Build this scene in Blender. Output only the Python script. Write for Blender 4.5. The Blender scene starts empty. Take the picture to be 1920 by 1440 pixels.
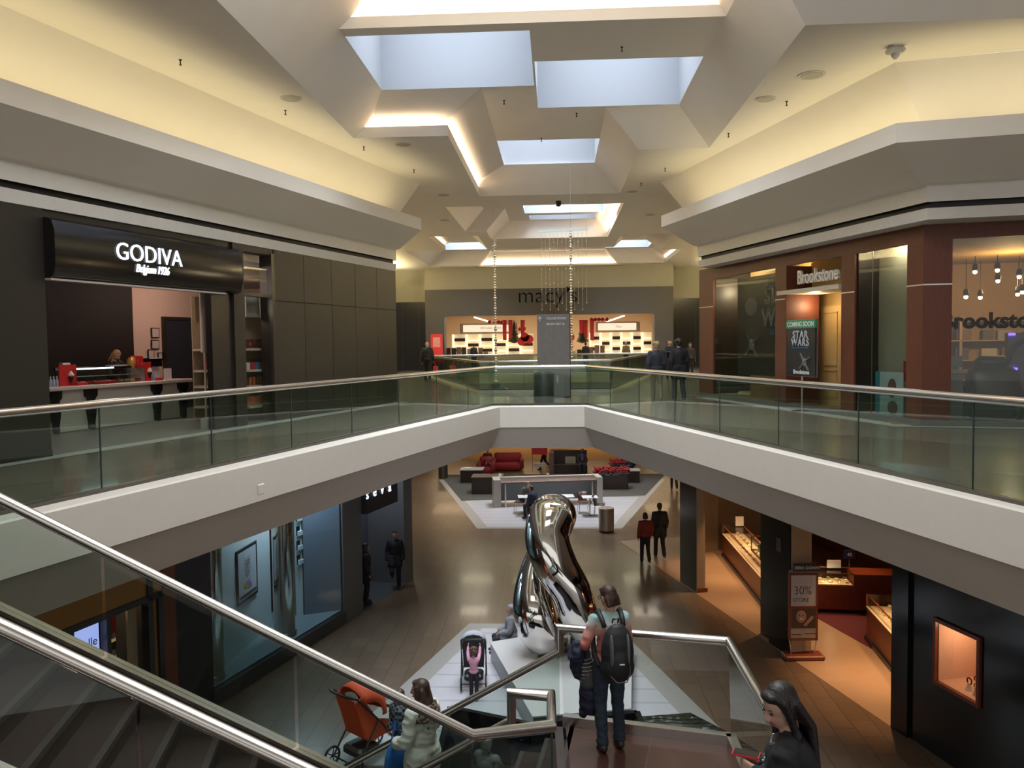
import bpy, bmesh, math, random
from mathutils import Vector, Matrix
from mathutils.geometry import tessellate_polygon
random.seed(7)
SC = bpy.context.scene
COL = SC.collection
# ---------------------------------------------------------------- camera
F = 1550.0; EYE = 6.85
YAW = math.radians(3.1); ROLL = math.radians(-0.70); PITCH = math.atan(75.5 / F)
cam_d = bpy.data.cameras.new('camera'); cam = bpy.data.objects.new('camera', cam_d); COL.objects.link(cam)
cam_d.sensor_width = 36.0; cam_d.lens = 36.0 * F / 1920.0; cam_d.clip_end = 300; cam_d.clip_start = 0.05
CM = Matrix.Rotation(YAW, 4, 'Z') @ Matrix.Rotation(math.pi / 2 - PITCH, 4, 'X') @ Matrix.Rotation(ROLL, 4, 'Z')
cam.matrix_world = Matrix.Translation((0, 0, EYE)) @ CM
SC.camera = cam
# ---------------------------------------------------------------- view
SC.view_settings.view_transform = 'Standard'
SC.view_settings.look = 'None'
SC.view_settings.gamma = 1.0
SC.view_settings.use_curve_mapping = False
SC.view_settings.exposure = 0.58
try:
    SC.cycles.use_denoising = True
    SC.cycles.max_bounces = 9
    SC.cycles.transparent_max_bounces = 24
    SC.cycles.diffuse_bounces = 4
    SC.cycles.glossy_bounces = 4
    SC.cycles.sample_clamp_indirect = 6.0
    SC.cycles.caustics_reflective = False
    SC.cycles.caustics_refractive = False
except Exception:
    pass
# ---------------------------------------------------------------- world
W = bpy.data.worlds.new('ambient_fill'); SC.world = W; W.use_nodes = True
W.node_tree.nodes['Background'].inputs[0].default_value = (0.74, 0.72, 0.70, 1)
W.node_tree.nodes['Background'].inputs[1].default_value = 0.92  # even ambient fill let in through the open rear of the hall
# ---------------------------------------------------------------- lights
def area(name, loc, sx, sy, power, colour, direction=(0, 0, -1), rot=0.0, spread=180):
    l = bpy.data.lights.new(name, 'AREA'); l.shape = 'RECTANGLE'; l.size = sx; l.size_y = sy
    l.energy = power; l.color = colour; l.spread = math.radians(spread)
    o = bpy.data.objects.new(name, l); COL.objects.link(o)
    d = Vector(direction).normalized()
    if abs(d.z) > .99:
        m = Matrix.Rotation(rot, 4, 'Z') @ (Matrix.Identity(4) if d.z < 0 else Matrix.Rotation(math.pi, 4, 'X'))
    else:
        m = d.to_track_quat('-Z', 'Y').to_matrix().to_4x4()
    o.matrix_world = Matrix.Translation(loc) @ m
    return o
def strip_light(name, a, b, z, power, colour, w=.12, up=True):
    a = Vector(a); b = Vector(b); m = (a + b) / 2; d = b - a
    return area(name, (m.x, m.y, z), d.length, w, power * d.length, colour, (0, 0, 1 if up else -1), math.atan2(d.y, d.x))
def point(name, loc, power, colour, r=.1):
    l = bpy.data.lights.new(name, 'POINT'); l.energy = power; l.color = colour; l.shadow_soft_size = r
    o = bpy.data.objects.new(name, l); COL.objects.link(o); o.location = loc; return o
SKY = (.80, .89, 1.0); PEACH = (1.0, .77, .55); YELLOW = (1.0, .86, .50); WARM = (1.0, .70, .42)
Z0, Z1 = 11.6, 12.4
HOLES1 = [(-3.74, 14.95, -.42, 18.10), (-.38, 16.58, 2.92, 19.8), (-2.1, 22.87, 1.24, 26.0)]
HOLES2 = [(-1.29, 32.4, 2.03, 35.55), (-1.13, 36.1, 1.78, 37.4)]
HOLES3 = [(-6.4, 45.2, -3.85, 48.6), (2.9, 45.5, 5.4, 48.9)]
SKY_P = 26.0
for HS, pw_ in ((HOLES1, SKY_P), (HOLES2, SKY_P * 2.2), (HOLES3, SKY_P * 2.2)):
    for (a, b, c, d) in HS: area('daylight', ((a + c) / 2, (b + d) / 2, Z1 + 2.6), c - a, d - b, pw_ * (c - a) * (d - b), SKY, spread=118)
area('daylight', (-.4, 10.2, 15.6), 5.0, 4.0, SKY_P * 30, SKY)
# daylight of the skylights further back along the hall, behind the photographer
area('daylight', (-.4, 3.0, 13.0), 6.0, 5.0, 9.0 * 30, (.95, .93, .90))
# ---------------------------------------------------------------- helpers
def ray(px, py):
    return (CM.to_3x3() @ Vector(((px - 960) / F, -(py - 720) / F, -1.0)))
def PZ(px, py, z):                       # photo point on a horizontal plane
    r = ray(px, py); t = (z - EYE) / r.z; return Vector((r.x * t, r.y * t, z))
def PV(px, py, v):                       # photo point on a plane across the hall
    r = ray(px, py); t = v / r.y; return Vector((r.x * t, v, EYE + r.z * t))
def PW(px, py, a, b):                    # photo point on the vertical plane through a, b (plan points)
    n = Vector((b[1] - a[1], -(b[0] - a[0]))); r = ray(px, py)
    t = (n.x * a[0] + n.y * a[1]) / (n.x * r.x + n.y * r.y)
    return Vector((r.x * t, r.y * t, EYE + r.z * t))

def newmat(name):
    m = bpy.data.materials.new(name); m.use_nodes = True
    nt = m.node_tree; b = nt.nodes['Principled BSDF']
    return m, nt, b
MATS = {}
def mat(name, col, rough=.5, metal=0.0, emit=None, es=0.0, noise=0.06, nscale=8.0, bump=0.0, spec=.5, coat=0.0):
    if name in MATS: return MATS[name]
    m, nt, b = newmat(name)
    tc = nt.nodes.new('ShaderNodeTexCoord')
    if noise > 0 or bump > 0:
        n = nt.nodes.new('ShaderNodeTexNoise'); n.inputs['Scale'].default_value = nscale; n.inputs['Detail'].default_value = 4
        nt.links.new(tc.outputs['Object'], n.inputs['Vector'])
    if noise > 0:
        r = nt.nodes.new('ShaderNodeMapRange'); r.inputs[3].default_value = 1 - noise; r.inputs[4].default_value = 1 + noise
        nt.links.new(n.outputs[0], r.inputs[0])
        mx = nt.nodes.new('ShaderNodeMix'); mx.data_type = 'RGBA'; mx.blend_type = 'MULTIPLY'; mx.inputs[0].default_value = 1
        mx.inputs[6].default_value = (*col, 1); nt.links.new(r.outputs[0], mx.inputs[7])
        nt.links.new(mx.outputs[2], b.inputs['Base Color'])
    else:
        b.inputs['Base Color'].default_value = (*col, 1)
    if bump > 0:
        bp = nt.nodes.new('ShaderNodeBump'); bp.inputs['Strength'].default_value = bump; bp.inputs['Distance'].default_value = .01
        nt.links.new(n.outputs[0], bp.inputs['Height']); nt.links.new(bp.outputs[0], b.inputs['Normal'])
    b.inputs['Roughness'].default_value = rough; b.inputs['Metallic'].default_value = metal
    b.inputs['Specular IOR Level'].default_value = spec
    b.inputs['Coat Weight'].default_value = coat; b.inputs['Coat Roughness'].default_value = .08
    if emit: b.inputs['Emission Color'].default_value = (*emit, 1); b.inputs['Emission Strength'].default_value = es
    MATS[name] = m; return m
def glassmat(name, tint, refl=.85, rough=.0, ior=1.5):
    m, nt, b = newmat(name); nt.nodes.remove(b)
    t = nt.nodes.new('ShaderNodeBsdfTransparent'); t.inputs[0].default_value = (*tint, 1)
    g = nt.nodes.new('ShaderNodeBsdfGlossy'); g.inputs[0].default_value = (refl, refl, refl, 1); g.inputs['Roughness'].default_value = rough
    ge = nt.nodes.new('ShaderNodeNewGeometry'); dt = nt.nodes.new('ShaderNodeVectorMath'); dt.operation = 'DOT_PRODUCT'
    nt.links.new(ge.outputs['Normal'], dt.inputs[0]); nt.links.new(ge.outputs['Incoming'], dt.inputs[1])
    def mth(op, a, b=None, c=None):
        n = nt.nodes.new('ShaderNodeMath'); n.operation = op
        for i, q in enumerate((a, b, c)):
            if q is None: continue
            if isinstance(q, (int, float)): n.inputs[i].default_value = q
            else: nt.links.new(q, n.inputs[i])
        return n.outputs[0]
    f = mth('MULTIPLY_ADD', mth('POWER', mth('SUBTRACT', 1.0, mth('ABSOLUTE', dt.outputs['Value'])), 5.0), .92, .035)
    mx = nt.nodes.new('ShaderNodeMixShader')
    nt.links.new(f, mx.inputs[0]); nt.links.new(t.outputs[0], mx.inputs[1]); nt.links.new(g.outputs[0], mx.inputs[2])
    nt.links.new(mx.outputs[0], nt.nodes['Material Output'].inputs[0]); MATS[name] = m; return m
def tilemat(name, c1, c2, mortar, bw, bh, ms=.006, rough=.3, rot=0.0, offset=.5, noise=.12, coat=.0, bump=.15):
    m, nt, b = newmat(name)
    tc = nt.nodes.new('ShaderNodeTexCoord'); mp = nt.nodes.new('ShaderNodeMapping'); mp.inputs['Rotation'].default_value = (0, 0, rot)
    nt.links.new(tc.outputs['Object'], mp.inputs[0])
    br = nt.nodes.new('ShaderNodeTexBrick'); br.offset = offset
    br.inputs['Color1'].default_value = (*c1, 1); br.inputs['Color2'].default_value = (*c2, 1); br.inputs['Mortar'].default_value = (*mortar, 1)
    br.inputs['Scale'].default_value = 1; br.inputs['Brick Width'].default_value = bw; br.inputs['Row Height'].default_value = bh
    br.inputs['Mortar Size'].default_value = ms; br.inputs['Mortar Smooth'].default_value = .2
    nt.links.new(mp.outputs[0], br.inputs['Vector'])
    n = nt.nodes.new('ShaderNodeTexNoise'); n.inputs['Scale'].default_value = 9; n.inputs['Detail'].default_value = 5
    nt.links.new(tc.outputs['Object'], n.inputs['Vector'])
    r = nt.nodes.new('ShaderNodeMapRange'); r.inputs[3].default_value = 1 - noise; r.inputs[4].default_value = 1 + noise
    nt.links.new(n.outputs[0], r.inputs[0])
    mx = nt.nodes.new('ShaderNodeMix'); mx.data_type = 'RGBA'; mx.blend_type = 'MULTIPLY'; mx.inputs[0].default_value = 1
    nt.links.new(br.outputs[0], mx.inputs[6]); nt.links.new(r.outputs[0], mx.inputs[7]); nt.links.new(mx.outputs[2], b.inputs['Base Color'])
    bp = nt.nodes.new('ShaderNodeBump'); bp.inputs['Strength'].default_value = bump; bp.inputs['Distance'].default_value = .003; bp.invert = True
    nt.links.new(br.outputs[1], bp.inputs['Height']); nt.links.new(bp.outputs[0], b.inputs['Normal'])
    b.inputs['Roughness'].default_value = rough; b.inputs['Coat Weight'].default_value = coat; b.inputs['Coat Roughness'].default_value = .06
    MATS[name] = m; return m
def woodmat(name, c1, c2, rough=.35, axis='Z', scale=6):
    m, nt, b = newmat(name)
    tc = nt.nodes.new('ShaderNodeTexCoord'); mp = nt.nodes.new('ShaderNodeMapping')
    mp.inputs['Scale'].default_value = {'Z': (14, 14, .8), 'X': (.8, 14, 14), 'Y': (14, .8, 14)}[axis]
    nt.links.new(tc.outputs['Object'], mp.inputs[0])
    n = nt.nodes.new('ShaderNodeTexNoise'); n.inputs['Scale'].default_value = scale; n.inputs['Detail'].default_value = 6
    nt.links.new(mp.outputs[0], n.inputs['Vector'])
    cr = nt.nodes.new('ShaderNodeValToRGB'); cr.color_ramp.elements[0].position = .3; cr.color_ramp.elements[1].position = .7
    cr.color_ramp.elements[0].color = (*c1, 1); cr.color_ramp.elements[1].color = (*c2, 1)
    nt.links.new(n.outputs[0], cr.inputs[0]); nt.links.new(cr.outputs[0], b.inputs['Base Color'])
    b.inputs['Roughness'].default_value = rough
    MATS[name] = m; return m

class MB:
    def __init__(s): s.v = []; s.f = []; s.m = []; s.mi = 0
    def add(s, vs, fs):
        o = len(s.v); s.v += [tuple(v) for v in vs]; s.f += [tuple(o + i for i in f) for f in fs]; s.m += [s.mi] * len(fs); return s
    def poly(s, pts): return s.add(pts, [tuple(range(len(pts)))])
    def box(s, c, d, rz=0.0, bev=0.0):
        hx, hy, hz = d[0] / 2, d[1] / 2, d[2] / 2
        if bev <= 0:
            vs = [(x, y, z) for z in (-hz, hz) for x, y in ((-hx, -hy), (hx, -hy), (hx, hy), (-hx, hy))]
            fs = [(3, 2, 1, 0), (4, 5, 6, 7)] + [(i, (i + 1) % 4, 4 + (i + 1) % 4, 4 + i) for i in range(4)]
        else:
            b_ = min(bev, hx * .9, hy * .9, hz * .9); vs = []; fs = []
            rings = [(-hz, b_), (-hz + b_, 0), (hz - b_, 0), (hz, b_)]
            for z, q in rings:
                X, Y = hx - q, hy - q; bb = b_ if q == 0 else b_ * .6
                vs += [(-X + bb, -Y, z), (X - bb, -Y, z), (X, -Y + bb, z), (X, Y - bb, z), (X - bb, Y, z), (-X + bb, Y, z), (-X, Y - bb, z), (-X, -Y + bb, z)]
            for k in range(3):
                for i in range(8): fs.append((k * 8 + i, k * 8 + (i + 1) % 8, (k + 1) * 8 + (i + 1) % 8, (k + 1) * 8 + i))
            fs += [tuple(range(7, -1, -1)), tuple(range(24, 32))]
        ca, sa = math.cos(rz), math.sin(rz)
        return s.add([(c[0] + x * ca - y * sa, c[1] + x * sa + y * ca, c[2] + z) for x, y, z in vs], fs)
    def seg(s, a, b, t, z0, z1, side=0.0):         # wall slab along plan line a-b, thickness t
        a = Vector(a[:2]); b = Vector(b[:2]); d = (b - a).normalized(); n = Vector((-d.y, d.x))
        o0 = n * (side - t / 2); o1 = n * (side + t / 2)
        q = [a + o0, b + o0, b + o1, a + o1]
        return s.prism(q, z0, z1)
    def prism(s, poly, z0, z1):
        n = len(poly); A = sum(poly[i][0] * poly[(i + 1) % n][1] - poly[(i + 1) % n][0] * poly[i][1] for i in range(n))
        p = list(poly) if A > 0 else list(reversed(poly))
        vs = [(q[0], q[1], z0) for q in p] + [(q[0], q[1], z1) for q in p]
        fs = [tuple(range(n - 1, -1, -1)), tuple(range(n, 2 * n))] + [(i, (i + 1) % n, n + (i + 1) % n, n + i) for i in range(n)]
        return s.add(vs, fs)
    def beam(s, a, b, w, h, up=(0, 0, 1)):         # rectangular bar between 3D points
        a = Vector(a); b = Vector(b); d = (b - a).normalized(); x = d.cross(Vector(up)).normalized(); u = x.cross(d)
        vs = []
        for p in (a, b):
            for i, j in ((-1, -1), (1, -1), (1, 1), (-1, 1)): vs.append(p + x * i * w / 2 + u * j * h / 2)
        return s.add(vs, [(0, 1, 2, 3), (7, 6, 5, 4)] + [(i, 4 + i, 4 + (i + 1) % 4, (i + 1) % 4) for i in range(4)])
    def tube(s, pts, r, n=10, closed=False, cap=True, squash=None):
        P = [Vector(p) for p in pts]; N = len(P); R = r if hasattr(r, '__len__') else [r] * N
        vs = []; fs = []; prev = None
        for i in range(N):
            if closed: t = (P[(i + 1) % N] - P[i - 1]).normalized()
            else:
                t0 = (P[i] - P[i - 1]).normalized() if i else (P[1] - P[0]).normalized()
                t1 = (P[i + 1] - P[i]).normalized() if i < N - 1 else t0
                t = (t0 + t1)
                t = t.normalized() if t.length > 1e-6 else t1
            if prev is None:
                x = t.cross(Vector((0, 0, 1)));
                if x.length < .05: x = t.cross(Vector((1, 0, 0)))
                x.normalize()
            else:
                x = (prev - t * prev.dot(t)).normalized()
            prev = x; y = t.cross(x)
            k = 1.0
            if not closed and 0 < i < N - 1:
                c_ = max(.5, (P[i] - P[i - 1]).normalized().dot(t)); k = 1 / c_
            for j in range(n):
                a = 2 * math.pi * j / n
                vs.append(P[i] + (x * math.cos(a) + y * math.sin(a)) * R[i] * (k if k < 1.5 else 1.5))
        M = N if closed else N - 1
        for i in range(M):
            for j in range(n):
                a, b = i * n, ((i + 1) % N) * n
                fs.append((a + j, a + (j + 1) % n, b + (j + 1) % n, b + j))
        if cap and not closed: fs += [tuple(range(n - 1, -1, -1)), tuple((N - 1) * n + j for j in range(n))]
        return s.add(vs, fs)
    def cyl(s, a, b, r, n=16): return s.tube([a, b], r, n)
    def lathe(s, c, prof, n=20):
        vs = []; fs = []
        for r, z in prof:
            for j in range(n):
                a = 2 * math.pi * j / n; vs.append((c[0] + r * math.cos(a), c[1] + r * math.sin(a), c[2] + z))
        for i in range(len(prof) - 1):
            for j in range(n): fs.append((i * n + j, i * n + (j + 1) % n, (i + 1) * n + (j + 1) % n, (i + 1) * n + j))
        fs += [tuple(range(n - 1, -1, -1)), tuple((len(prof) - 1) * n + j for j in range(n))]
        return s.add(vs, fs)
    def ball(s, c, r, n=10, sc=(1, 1, 1)):
        m = n // 2; prof = []
        vs = [(c[0], c[1], c[2] - r * sc[2])]; fs = []
        for i in range(1, m):
            ph = math.pi * i / m - math.pi / 2
            for j in range(n):
                a = 2 * math.pi * j / n
                vs.append((c[0] + r * sc[0] * math.cos(ph) * math.cos(a), c[1] + r * sc[1] * math.cos(ph) * math.sin(a), c[2] + r * sc[2] * math.sin(ph)))
        vs.append((c[0], c[1], c[2] + r * sc[2])); top = len(vs) - 1
        for j in range(n):
            fs.append((0, 1 + (j + 1) % n, 1 + j)); fs.append((top, top - n + j, top - n + (j + 1) % n))
        for i in range(m - 2):
            for j in range(n): fs.append((1 + i * n + j, 1 + i * n + (j + 1) % n, 1 + (i + 1) * n + (j + 1) % n, 1 + (i + 1) * n + j))
        return s.add(vs, fs)
    def holed(s, outer, holes, z):                 # flat polygon with holes
        loops = [[Vector((p[0], p[1], 0)) for p in L] for L in [outer] + holes]
        tr = tessellate_polygon(loops); flat = [p for L in loops for p in L]
        return s.add([(p.x, p.y, z) for p in flat], [tuple(t) for t in tr])
    def build(s, name, mats, parent=None, smooth=False, origin=None):
        if not isinstance(mats, (list, tuple)): mats = [mats]
        xs = [v[0] for v in s.v]; ys = [v[1] for v in s.v]; zs = [v[2] for v in s.v]
        o = Vector(origin) if origin is not None else Vector(((min(xs) + max(xs)) / 2, (min(ys) + max(ys)) / 2, min(zs)))
        me = bpy.data.meshes.new(name)
        me.from_pydata([(v[0] - o.x, v[1] - o.y, v[2] - o.z) for v in s.v], [], s.f)
        for m in mats: me.materials.append(m)
        if len(mats) > 1: me.polygons.foreach_set('material_index', s.m)
        if smooth:
            me.polygons.foreach_set('use_smooth', [True] * len(me.polygons))
            if smooth != 'all': me.set_sharp_from_angle(angle=math.radians(38))
        me.update()
        ob = bpy.data.objects.new(name, me); COL.objects.link(ob); ob.location = o
        if parent is not None: ob.parent = parent
        return ob
def tag(o, label=None, cat=None, group=None, kind=None):
    if label: o['label'] = label
    if cat: o['category'] = cat
    if group: o['group'] = group
    if kind: o['kind'] = kind
    return o
def struct(o): o['kind'] = 'structure'; return o
def thing(name, label, cat, loc=(0, 0, 0), rz=0.0, group=None, scale=1.0):
    o = bpy.data.objects.new(name, None); COL.objects.link(o); o.empty_display_size = .2
    o.location = loc; o.rotation_euler = (0, 0, rz); o.scale = (scale,) * 3
    return tag(o, label, cat, group)
def kids(o): return [c for c in COL.objects if c.parent == o]
def dup(o, loc=None, rz=None, label=None, scale=None):
    c = o.copy(); COL.objects.link(c)
    if loc is not None: c.location = loc
    if rz is not None: c.rotation_euler = (0, 0, rz)
    if label: c['label'] = label
    if scale: c.scale = (scale,) * 3
    for ch in kids(o):
        d = ch.copy(); COL.objects.link(d); d.parent = c
        for g in kids(ch):
            e = g.copy(); COL.objects.link(e); e.parent = d
    return c
def text_mesh(txt, size, depth=.01, offset=0.0, shear=0.0, spacing=1.0, align='CENTER', sx=1.0):
    cu = bpy.data.curves.new('lettering', 'FONT'); cu.body = txt; cu.size = size; cu.extrude = depth / 2; cu.offset = offset
    cu.shear = shear; cu.space_character = spacing; cu.align_x = align; cu.resolution_u = 4
    o = bpy.data.objects.new('lettering', cu); COL.objects.link(o)
    dg = bpy.context.evaluated_depsgraph_get(); me = bpy.data.meshes.new_from_object(o.evaluated_get(dg))
    bpy.data.objects.remove(o); bpy.data.curves.remove(cu)
    if sx != 1.0:
        for v in me.vertices: v.co.x *= sx
    return me
def text(name, txt, size, m, loc, facing, depth=.02, parent=None, **k):   # facing: unit plan vector out of the sign
    me = text_mesh(txt, size, depth, **k); me.materials.append(m)
    ob = bpy.data.objects.new(name, me); COL.objects.link(ob)
    f = Vector((facing[0], facing[1], 0)).normalized(); x = Vector((-f.y, f.x, 0)); z = Vector((0, 0, 1))
    M_ = Matrix((x, z, f)).transposed().to_4x4(); M_.translation = Vector(loc)
    if parent is not None:
        ob.parent = parent; pm = Matrix.Translation(parent.location) @ Matrix.Rotation(parent.rotation_euler.z, 4, 'Z'); M_ = pm.inverted() @ M_
    ob.matrix_local = M_
    return ob
def offset_poly(pts, dist):                        # pts CCW; positive moves edges inward
    n = len(pts); D = dist if hasattr(dist, '__len__') else [dist] * n; out = []
    for i in range(n):
        p0, p1, p2 = Vector(pts[i - 1]), Vector(pts[i]), Vector(pts[(i + 1) % n])
        a = (p1 - p0).normalized(); b = (p2 - p1).normalized()
        na = Vector((-a.y, a.x)); nb = Vector((-b.y, b.x)); d1, d2 = D[i - 1], D[i]
        cr = a.x * b.y - a.y * b.x
        q1 = p1 + na * d1; q2 = p1 + nb * d2
        if abs(cr) < 1e-4: out.append(tuple(q2)); continue
        t = ((q2 - q1).x * b.y - (q2 - q1).y * b.x) / cr
        out.append(tuple(q1 + a * t))
    return out
# ================================================================ the setting
T15 = math.tan(math.radians(15.2))
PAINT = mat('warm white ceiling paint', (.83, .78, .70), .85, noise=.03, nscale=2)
PAINT2 = mat('darkened shaft paint', (.25, .262, .285), .8, noise=.02)  # white shafts, darkened in the colour so the daylight does not clip
FASC = mat('off white fascia paint', (.64, .59, .52), .6, noise=.03)
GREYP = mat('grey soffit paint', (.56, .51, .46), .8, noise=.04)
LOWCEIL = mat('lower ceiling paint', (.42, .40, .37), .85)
STRIPW = mat('white trim paint', (.66, .64, .60), .5)
BLACKS = mat('black slot', (.012, .012, .012), .6)
# --- ceiling with its coffers
C1 = [(-4.6, 2), (9, 2), (9, 12.95), (3.8, 12.95), (3.8, 20.8), (2.08, 20.8), (2.08, 26.75), (-2.42, 26.75), (-2.42, 18.97), (-4.6, 18.97)]
LIP1 = {7: .85, 8: .85}
C2 = [(-3.78, 28.7), (2.35, 28.7), (2.35, 37.6), (-2.9, 37.6), (-2.9, 35.0), (-3.78, 35.0)]
LIP2 = {1: .8}
C3 = [(-5.55, 36.4), (-3.4, 36.4), (-3.4, 41.6), (2.9, 41.6), (2.9, 36.9), (5.4, 36.9), (5.4, 43.2), (6.5, 43.2), (6.5, 50.2), (3.8, 50.2), (3.8, 50.9), (-4.7, 50.9), (-4.7, 50.2), (-7.6, 50.2), (-7.6, 41.8), (-5.55, 41.8)]
LIP3 = {10: .55, 15: .7, 7: .7}
ceil = MB()
CL = [(-12.3, -6), (-3.99, 24.52), (-14, 32), (-14, 56), (14, 56), (14, 32), (3.17, 25.12), (5.86, 14.8), (14, 12.9), (14, -6)]
ceil.holed(CL, [C1, C2, C3], Z0)
lipm = MB()
COVES = []
for C, L, holes, up in ((C1, LIP1, HOLES1, True), (C2, LIP2, HOLES2, False), (C3, LIP3, HOLES3, False)):
    n = len(C)
    foot = offset_poly(C, [-L.get(i, 0) for i in range(n)])
    top = offset_poly(C, [({1: .25, 2: .08}.get(i, .85) if C is C2 else .85) for i in range(n)])
    for i in range(n):
        j = (i + 1) % n
        ceil.poly([(*foot[i], Z0), (*foot[j], Z0), (*top[j], Z1), (*top[i], Z1)])
        if i in L:
            ceil.poly([(*C[i], Z0 + .01), (*C[j], Z0 + .01), (*foot[j], Z0 + .01), (*foot[i], Z0 + .01)])
            lipm.seg(C[i], C[j], .05, Z0 - .002, Z0 + (.10 if C is C3 and i == 10 else .24), side=-.026)
            a = Vector(C[i]).lerp(Vector(foot[i]), .3); b = Vector(C[j]).lerp(Vector(foot[j]), .3)
            COVES.append((a, b))
    hs = [[(a, b), (c, b), (c, d), (a, d)] for a, b, c, d in holes]
    if up:
        t2 = offset_poly(C, 2.1)
        for i in (0, 1, 2, 9):
            pass
        # near bay: the side slopes run on up to a higher lid
        ceil.poly([(*top[9], Z1), (top[9][0], 2, Z1), (top[9][0] + 1.25, 2, 13.6), (top[9][0] + 1.25, 14.6, 13.6), (top[9][0], 14.6, Z1)][1:])
        ceil.poly([(top[4][0], 12.1, Z1), (top[4][0], 14.6, Z1), (top[4][0] - .6, 14.95, 13.6), (top[4][0] - 1.25, 10.9, 13.6)])
        ceil.poly([(8.2, 12.1, Z1), (top[4][0], 12.1, Z1), (top[4][0] - 1.25, 10.9, 13.6), (8.2, 10.9, 13.6)])
        out = [(-3.75, 14.6), (2.95, 14.6)] + [p for p in top[4:]]
        out = [(top[9][0], 14.6), (top[4][0], 14.6), top[4], top[5], top[6], top[7], top[8], top[9]]
        ceil.holed(out, hs, Z1)
        ceil.poly([(top[9][0], 14.93, Z1), (top[4][0], 14.93, Z1), (top[4][0], 14.93, 13.65), (top[9][0], 14.93, 13.65)])
        lipm.seg((top[9][0], 14.6), (top[4][0], 14.6), .05, Z1 - .002, Z1 + .2, side=.026)
        COVES.append((Vector((-3.6, 14.78)), Vector((2.8, 14.78))))
        ceil.holed([(-3.0, 2), (8.4, 2), (8.4, 15), (-3.0, 15)], [[(-2.9, 8.2), (2.1, 8.2), (2.1, 12.2), (-2.9, 12.2)]], 13.62)
        for a, b in (((-2.9, 8.2), (2.1, 8.2)), ((2.1, 8.2), (2.1, 12.2)), ((2.1, 12.2), (-2.9, 12.2)), ((-2.9, 12.2), (-2.9, 8.2))):
            ceil.poly([(*a, 13.62), (*b, 13.62), (*b, 15.7), (*a, 15.7)])
    else:
        ceil.holed(top, hs, Z1)
ceil_o = struct(ceil.build('ceiling', PAINT))
struct(lipm.build('trim_1', PAINT))
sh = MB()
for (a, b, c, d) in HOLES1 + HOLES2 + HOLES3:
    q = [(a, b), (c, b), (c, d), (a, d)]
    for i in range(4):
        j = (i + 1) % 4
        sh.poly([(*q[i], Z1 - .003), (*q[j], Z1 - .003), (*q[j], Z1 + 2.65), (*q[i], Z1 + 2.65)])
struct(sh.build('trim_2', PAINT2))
for k, (a, b) in enumerate(COVES):
    strip_light('cove_and_fill_strip', a, b, (Z0 + .03) if k != 2 else Z1 + .03, 13.0, PEACH)
# --- the two long coves over the shop fronts
def along(p, dirv, t): return (p[0] + dirv[0] * t, p[1] + dirv[1] * t)
DL = (math.sin(math.radians(15.2)), math.cos(math.radians(15.2)))     # left hand shop line
DR = (-DL[0], DL[1])                                                  # right hand shop line
def cove(name, rings, mats):
    # rings: list of (plan polyline, z); quads between successive rings
    for k in range(len(rings) - 1):
        (pa, za), (pb, zb) = rings[k], rings[k + 1]
        m = MB()
        for i in range(len(pa) - 1):
            m.poly([(*pa[i], za), (*pa[i + 1], za), (*pb[i + 1], zb), (*pb[i], zb)])
        struct(m.build(name % k, mats[k]))
def lineL(u, v, ret=(-.8, .6)): return [(u - T15 * (v + 6), -6), (u, v), (u + ret[0] * 12, v + ret[1] * 12)]
def lineR(u, v, bu, bv, ret=(.8, .6)): return [(bu + 9, bv - 9 * .225), (bu, bv), (u, v), (u + ret[0] * 12, v + ret[1] * 12)]
RL = [(lineL(-5.6, 24.6), 9.0), (lineL(-4.65, 23.95), 9.0), (lineL(-4.62, 23.93), 9.2), (lineL(-4.72, 23.97), 9.2), (lineL(-4.72, 23.97), 9.31), (lineL(-4.62, 23.93), 9.31), (lineL(-4.62, 23.93), 9.6),
      (lineL(-4.50, 23.85), 9.62), (lineL(-3.77, 23.3), 10.08), (lineL(-3.77, 23.3), 10.4), (lineL(-3.85, 23.36), 10.4), (lineL(-3.85, 23.36), 10.15), (lineL(-4.9, 24.0), 10.15), (lineL(-3.99, 24.52), 11.6)]
cm = [STRIPW, STRIPW, BLACKS, BLACKS, BLACKS, STRIPW, PAINT, PAINT, PAINT, PAINT, PAINT, PAINT, PAINT]
cove('trim_3%02d', RL, cm)
# the bend on the right: every ring turns at its own corner
RR = [(lineR(5.4, 25.4, 8.0, 16.6), 9.0), (lineR(4.18, 24.5, 6.72, 15.45), 9.0), (lineR(4.15, 24.5, 6.69, 15.42), 9.2), (lineR(4.25, 24.5, 6.79, 15.52), 9.2), (lineR(4.25, 24.5, 6.79, 15.52), 9.31), (lineR(4.15, 24.5, 6.69, 15.42), 9.31), (lineR(4.15, 24.5, 6.69, 15.42), 9.6),
      (lineR(4.0, 24.4, 6.55, 15.3), 9.62), (lineR(2.99, 23.7, 5.62, 14.12), 10.08), (lineR(2.99, 23.7, 5.62, 14.12), 10.4), (lineR(3.07, 23.76, 5.70, 14.2), 10.4), (lineR(3.07, 23.76, 5.70, 14.2), 10.15), (lineR(4.2, 24.6, 6.7, 15.2), 10.15), (lineR(3.17, 25.12, 5.86, 14.8), 11.6)]
cove('trim_4%02d', RR, cm)
YP = 2.75
p0, p1 = lineL(-4.1, 23.1)[:2]; strip_light('cove_and_fill_strip', (p1[0] - T15 * 21, p1[1] - 21), p1, 10.2, YP, YELLOW, .16)
q = lineR(3.4, 23.6, 6.05, 14.3); strip_light('cove_and_fill_strip', q[1], q[2], 10.2, YP, YELLOW, .16); strip_light('cove_and_fill_strip', q[0], q[1], 10.2, YP, YELLOW, .16)
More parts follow.
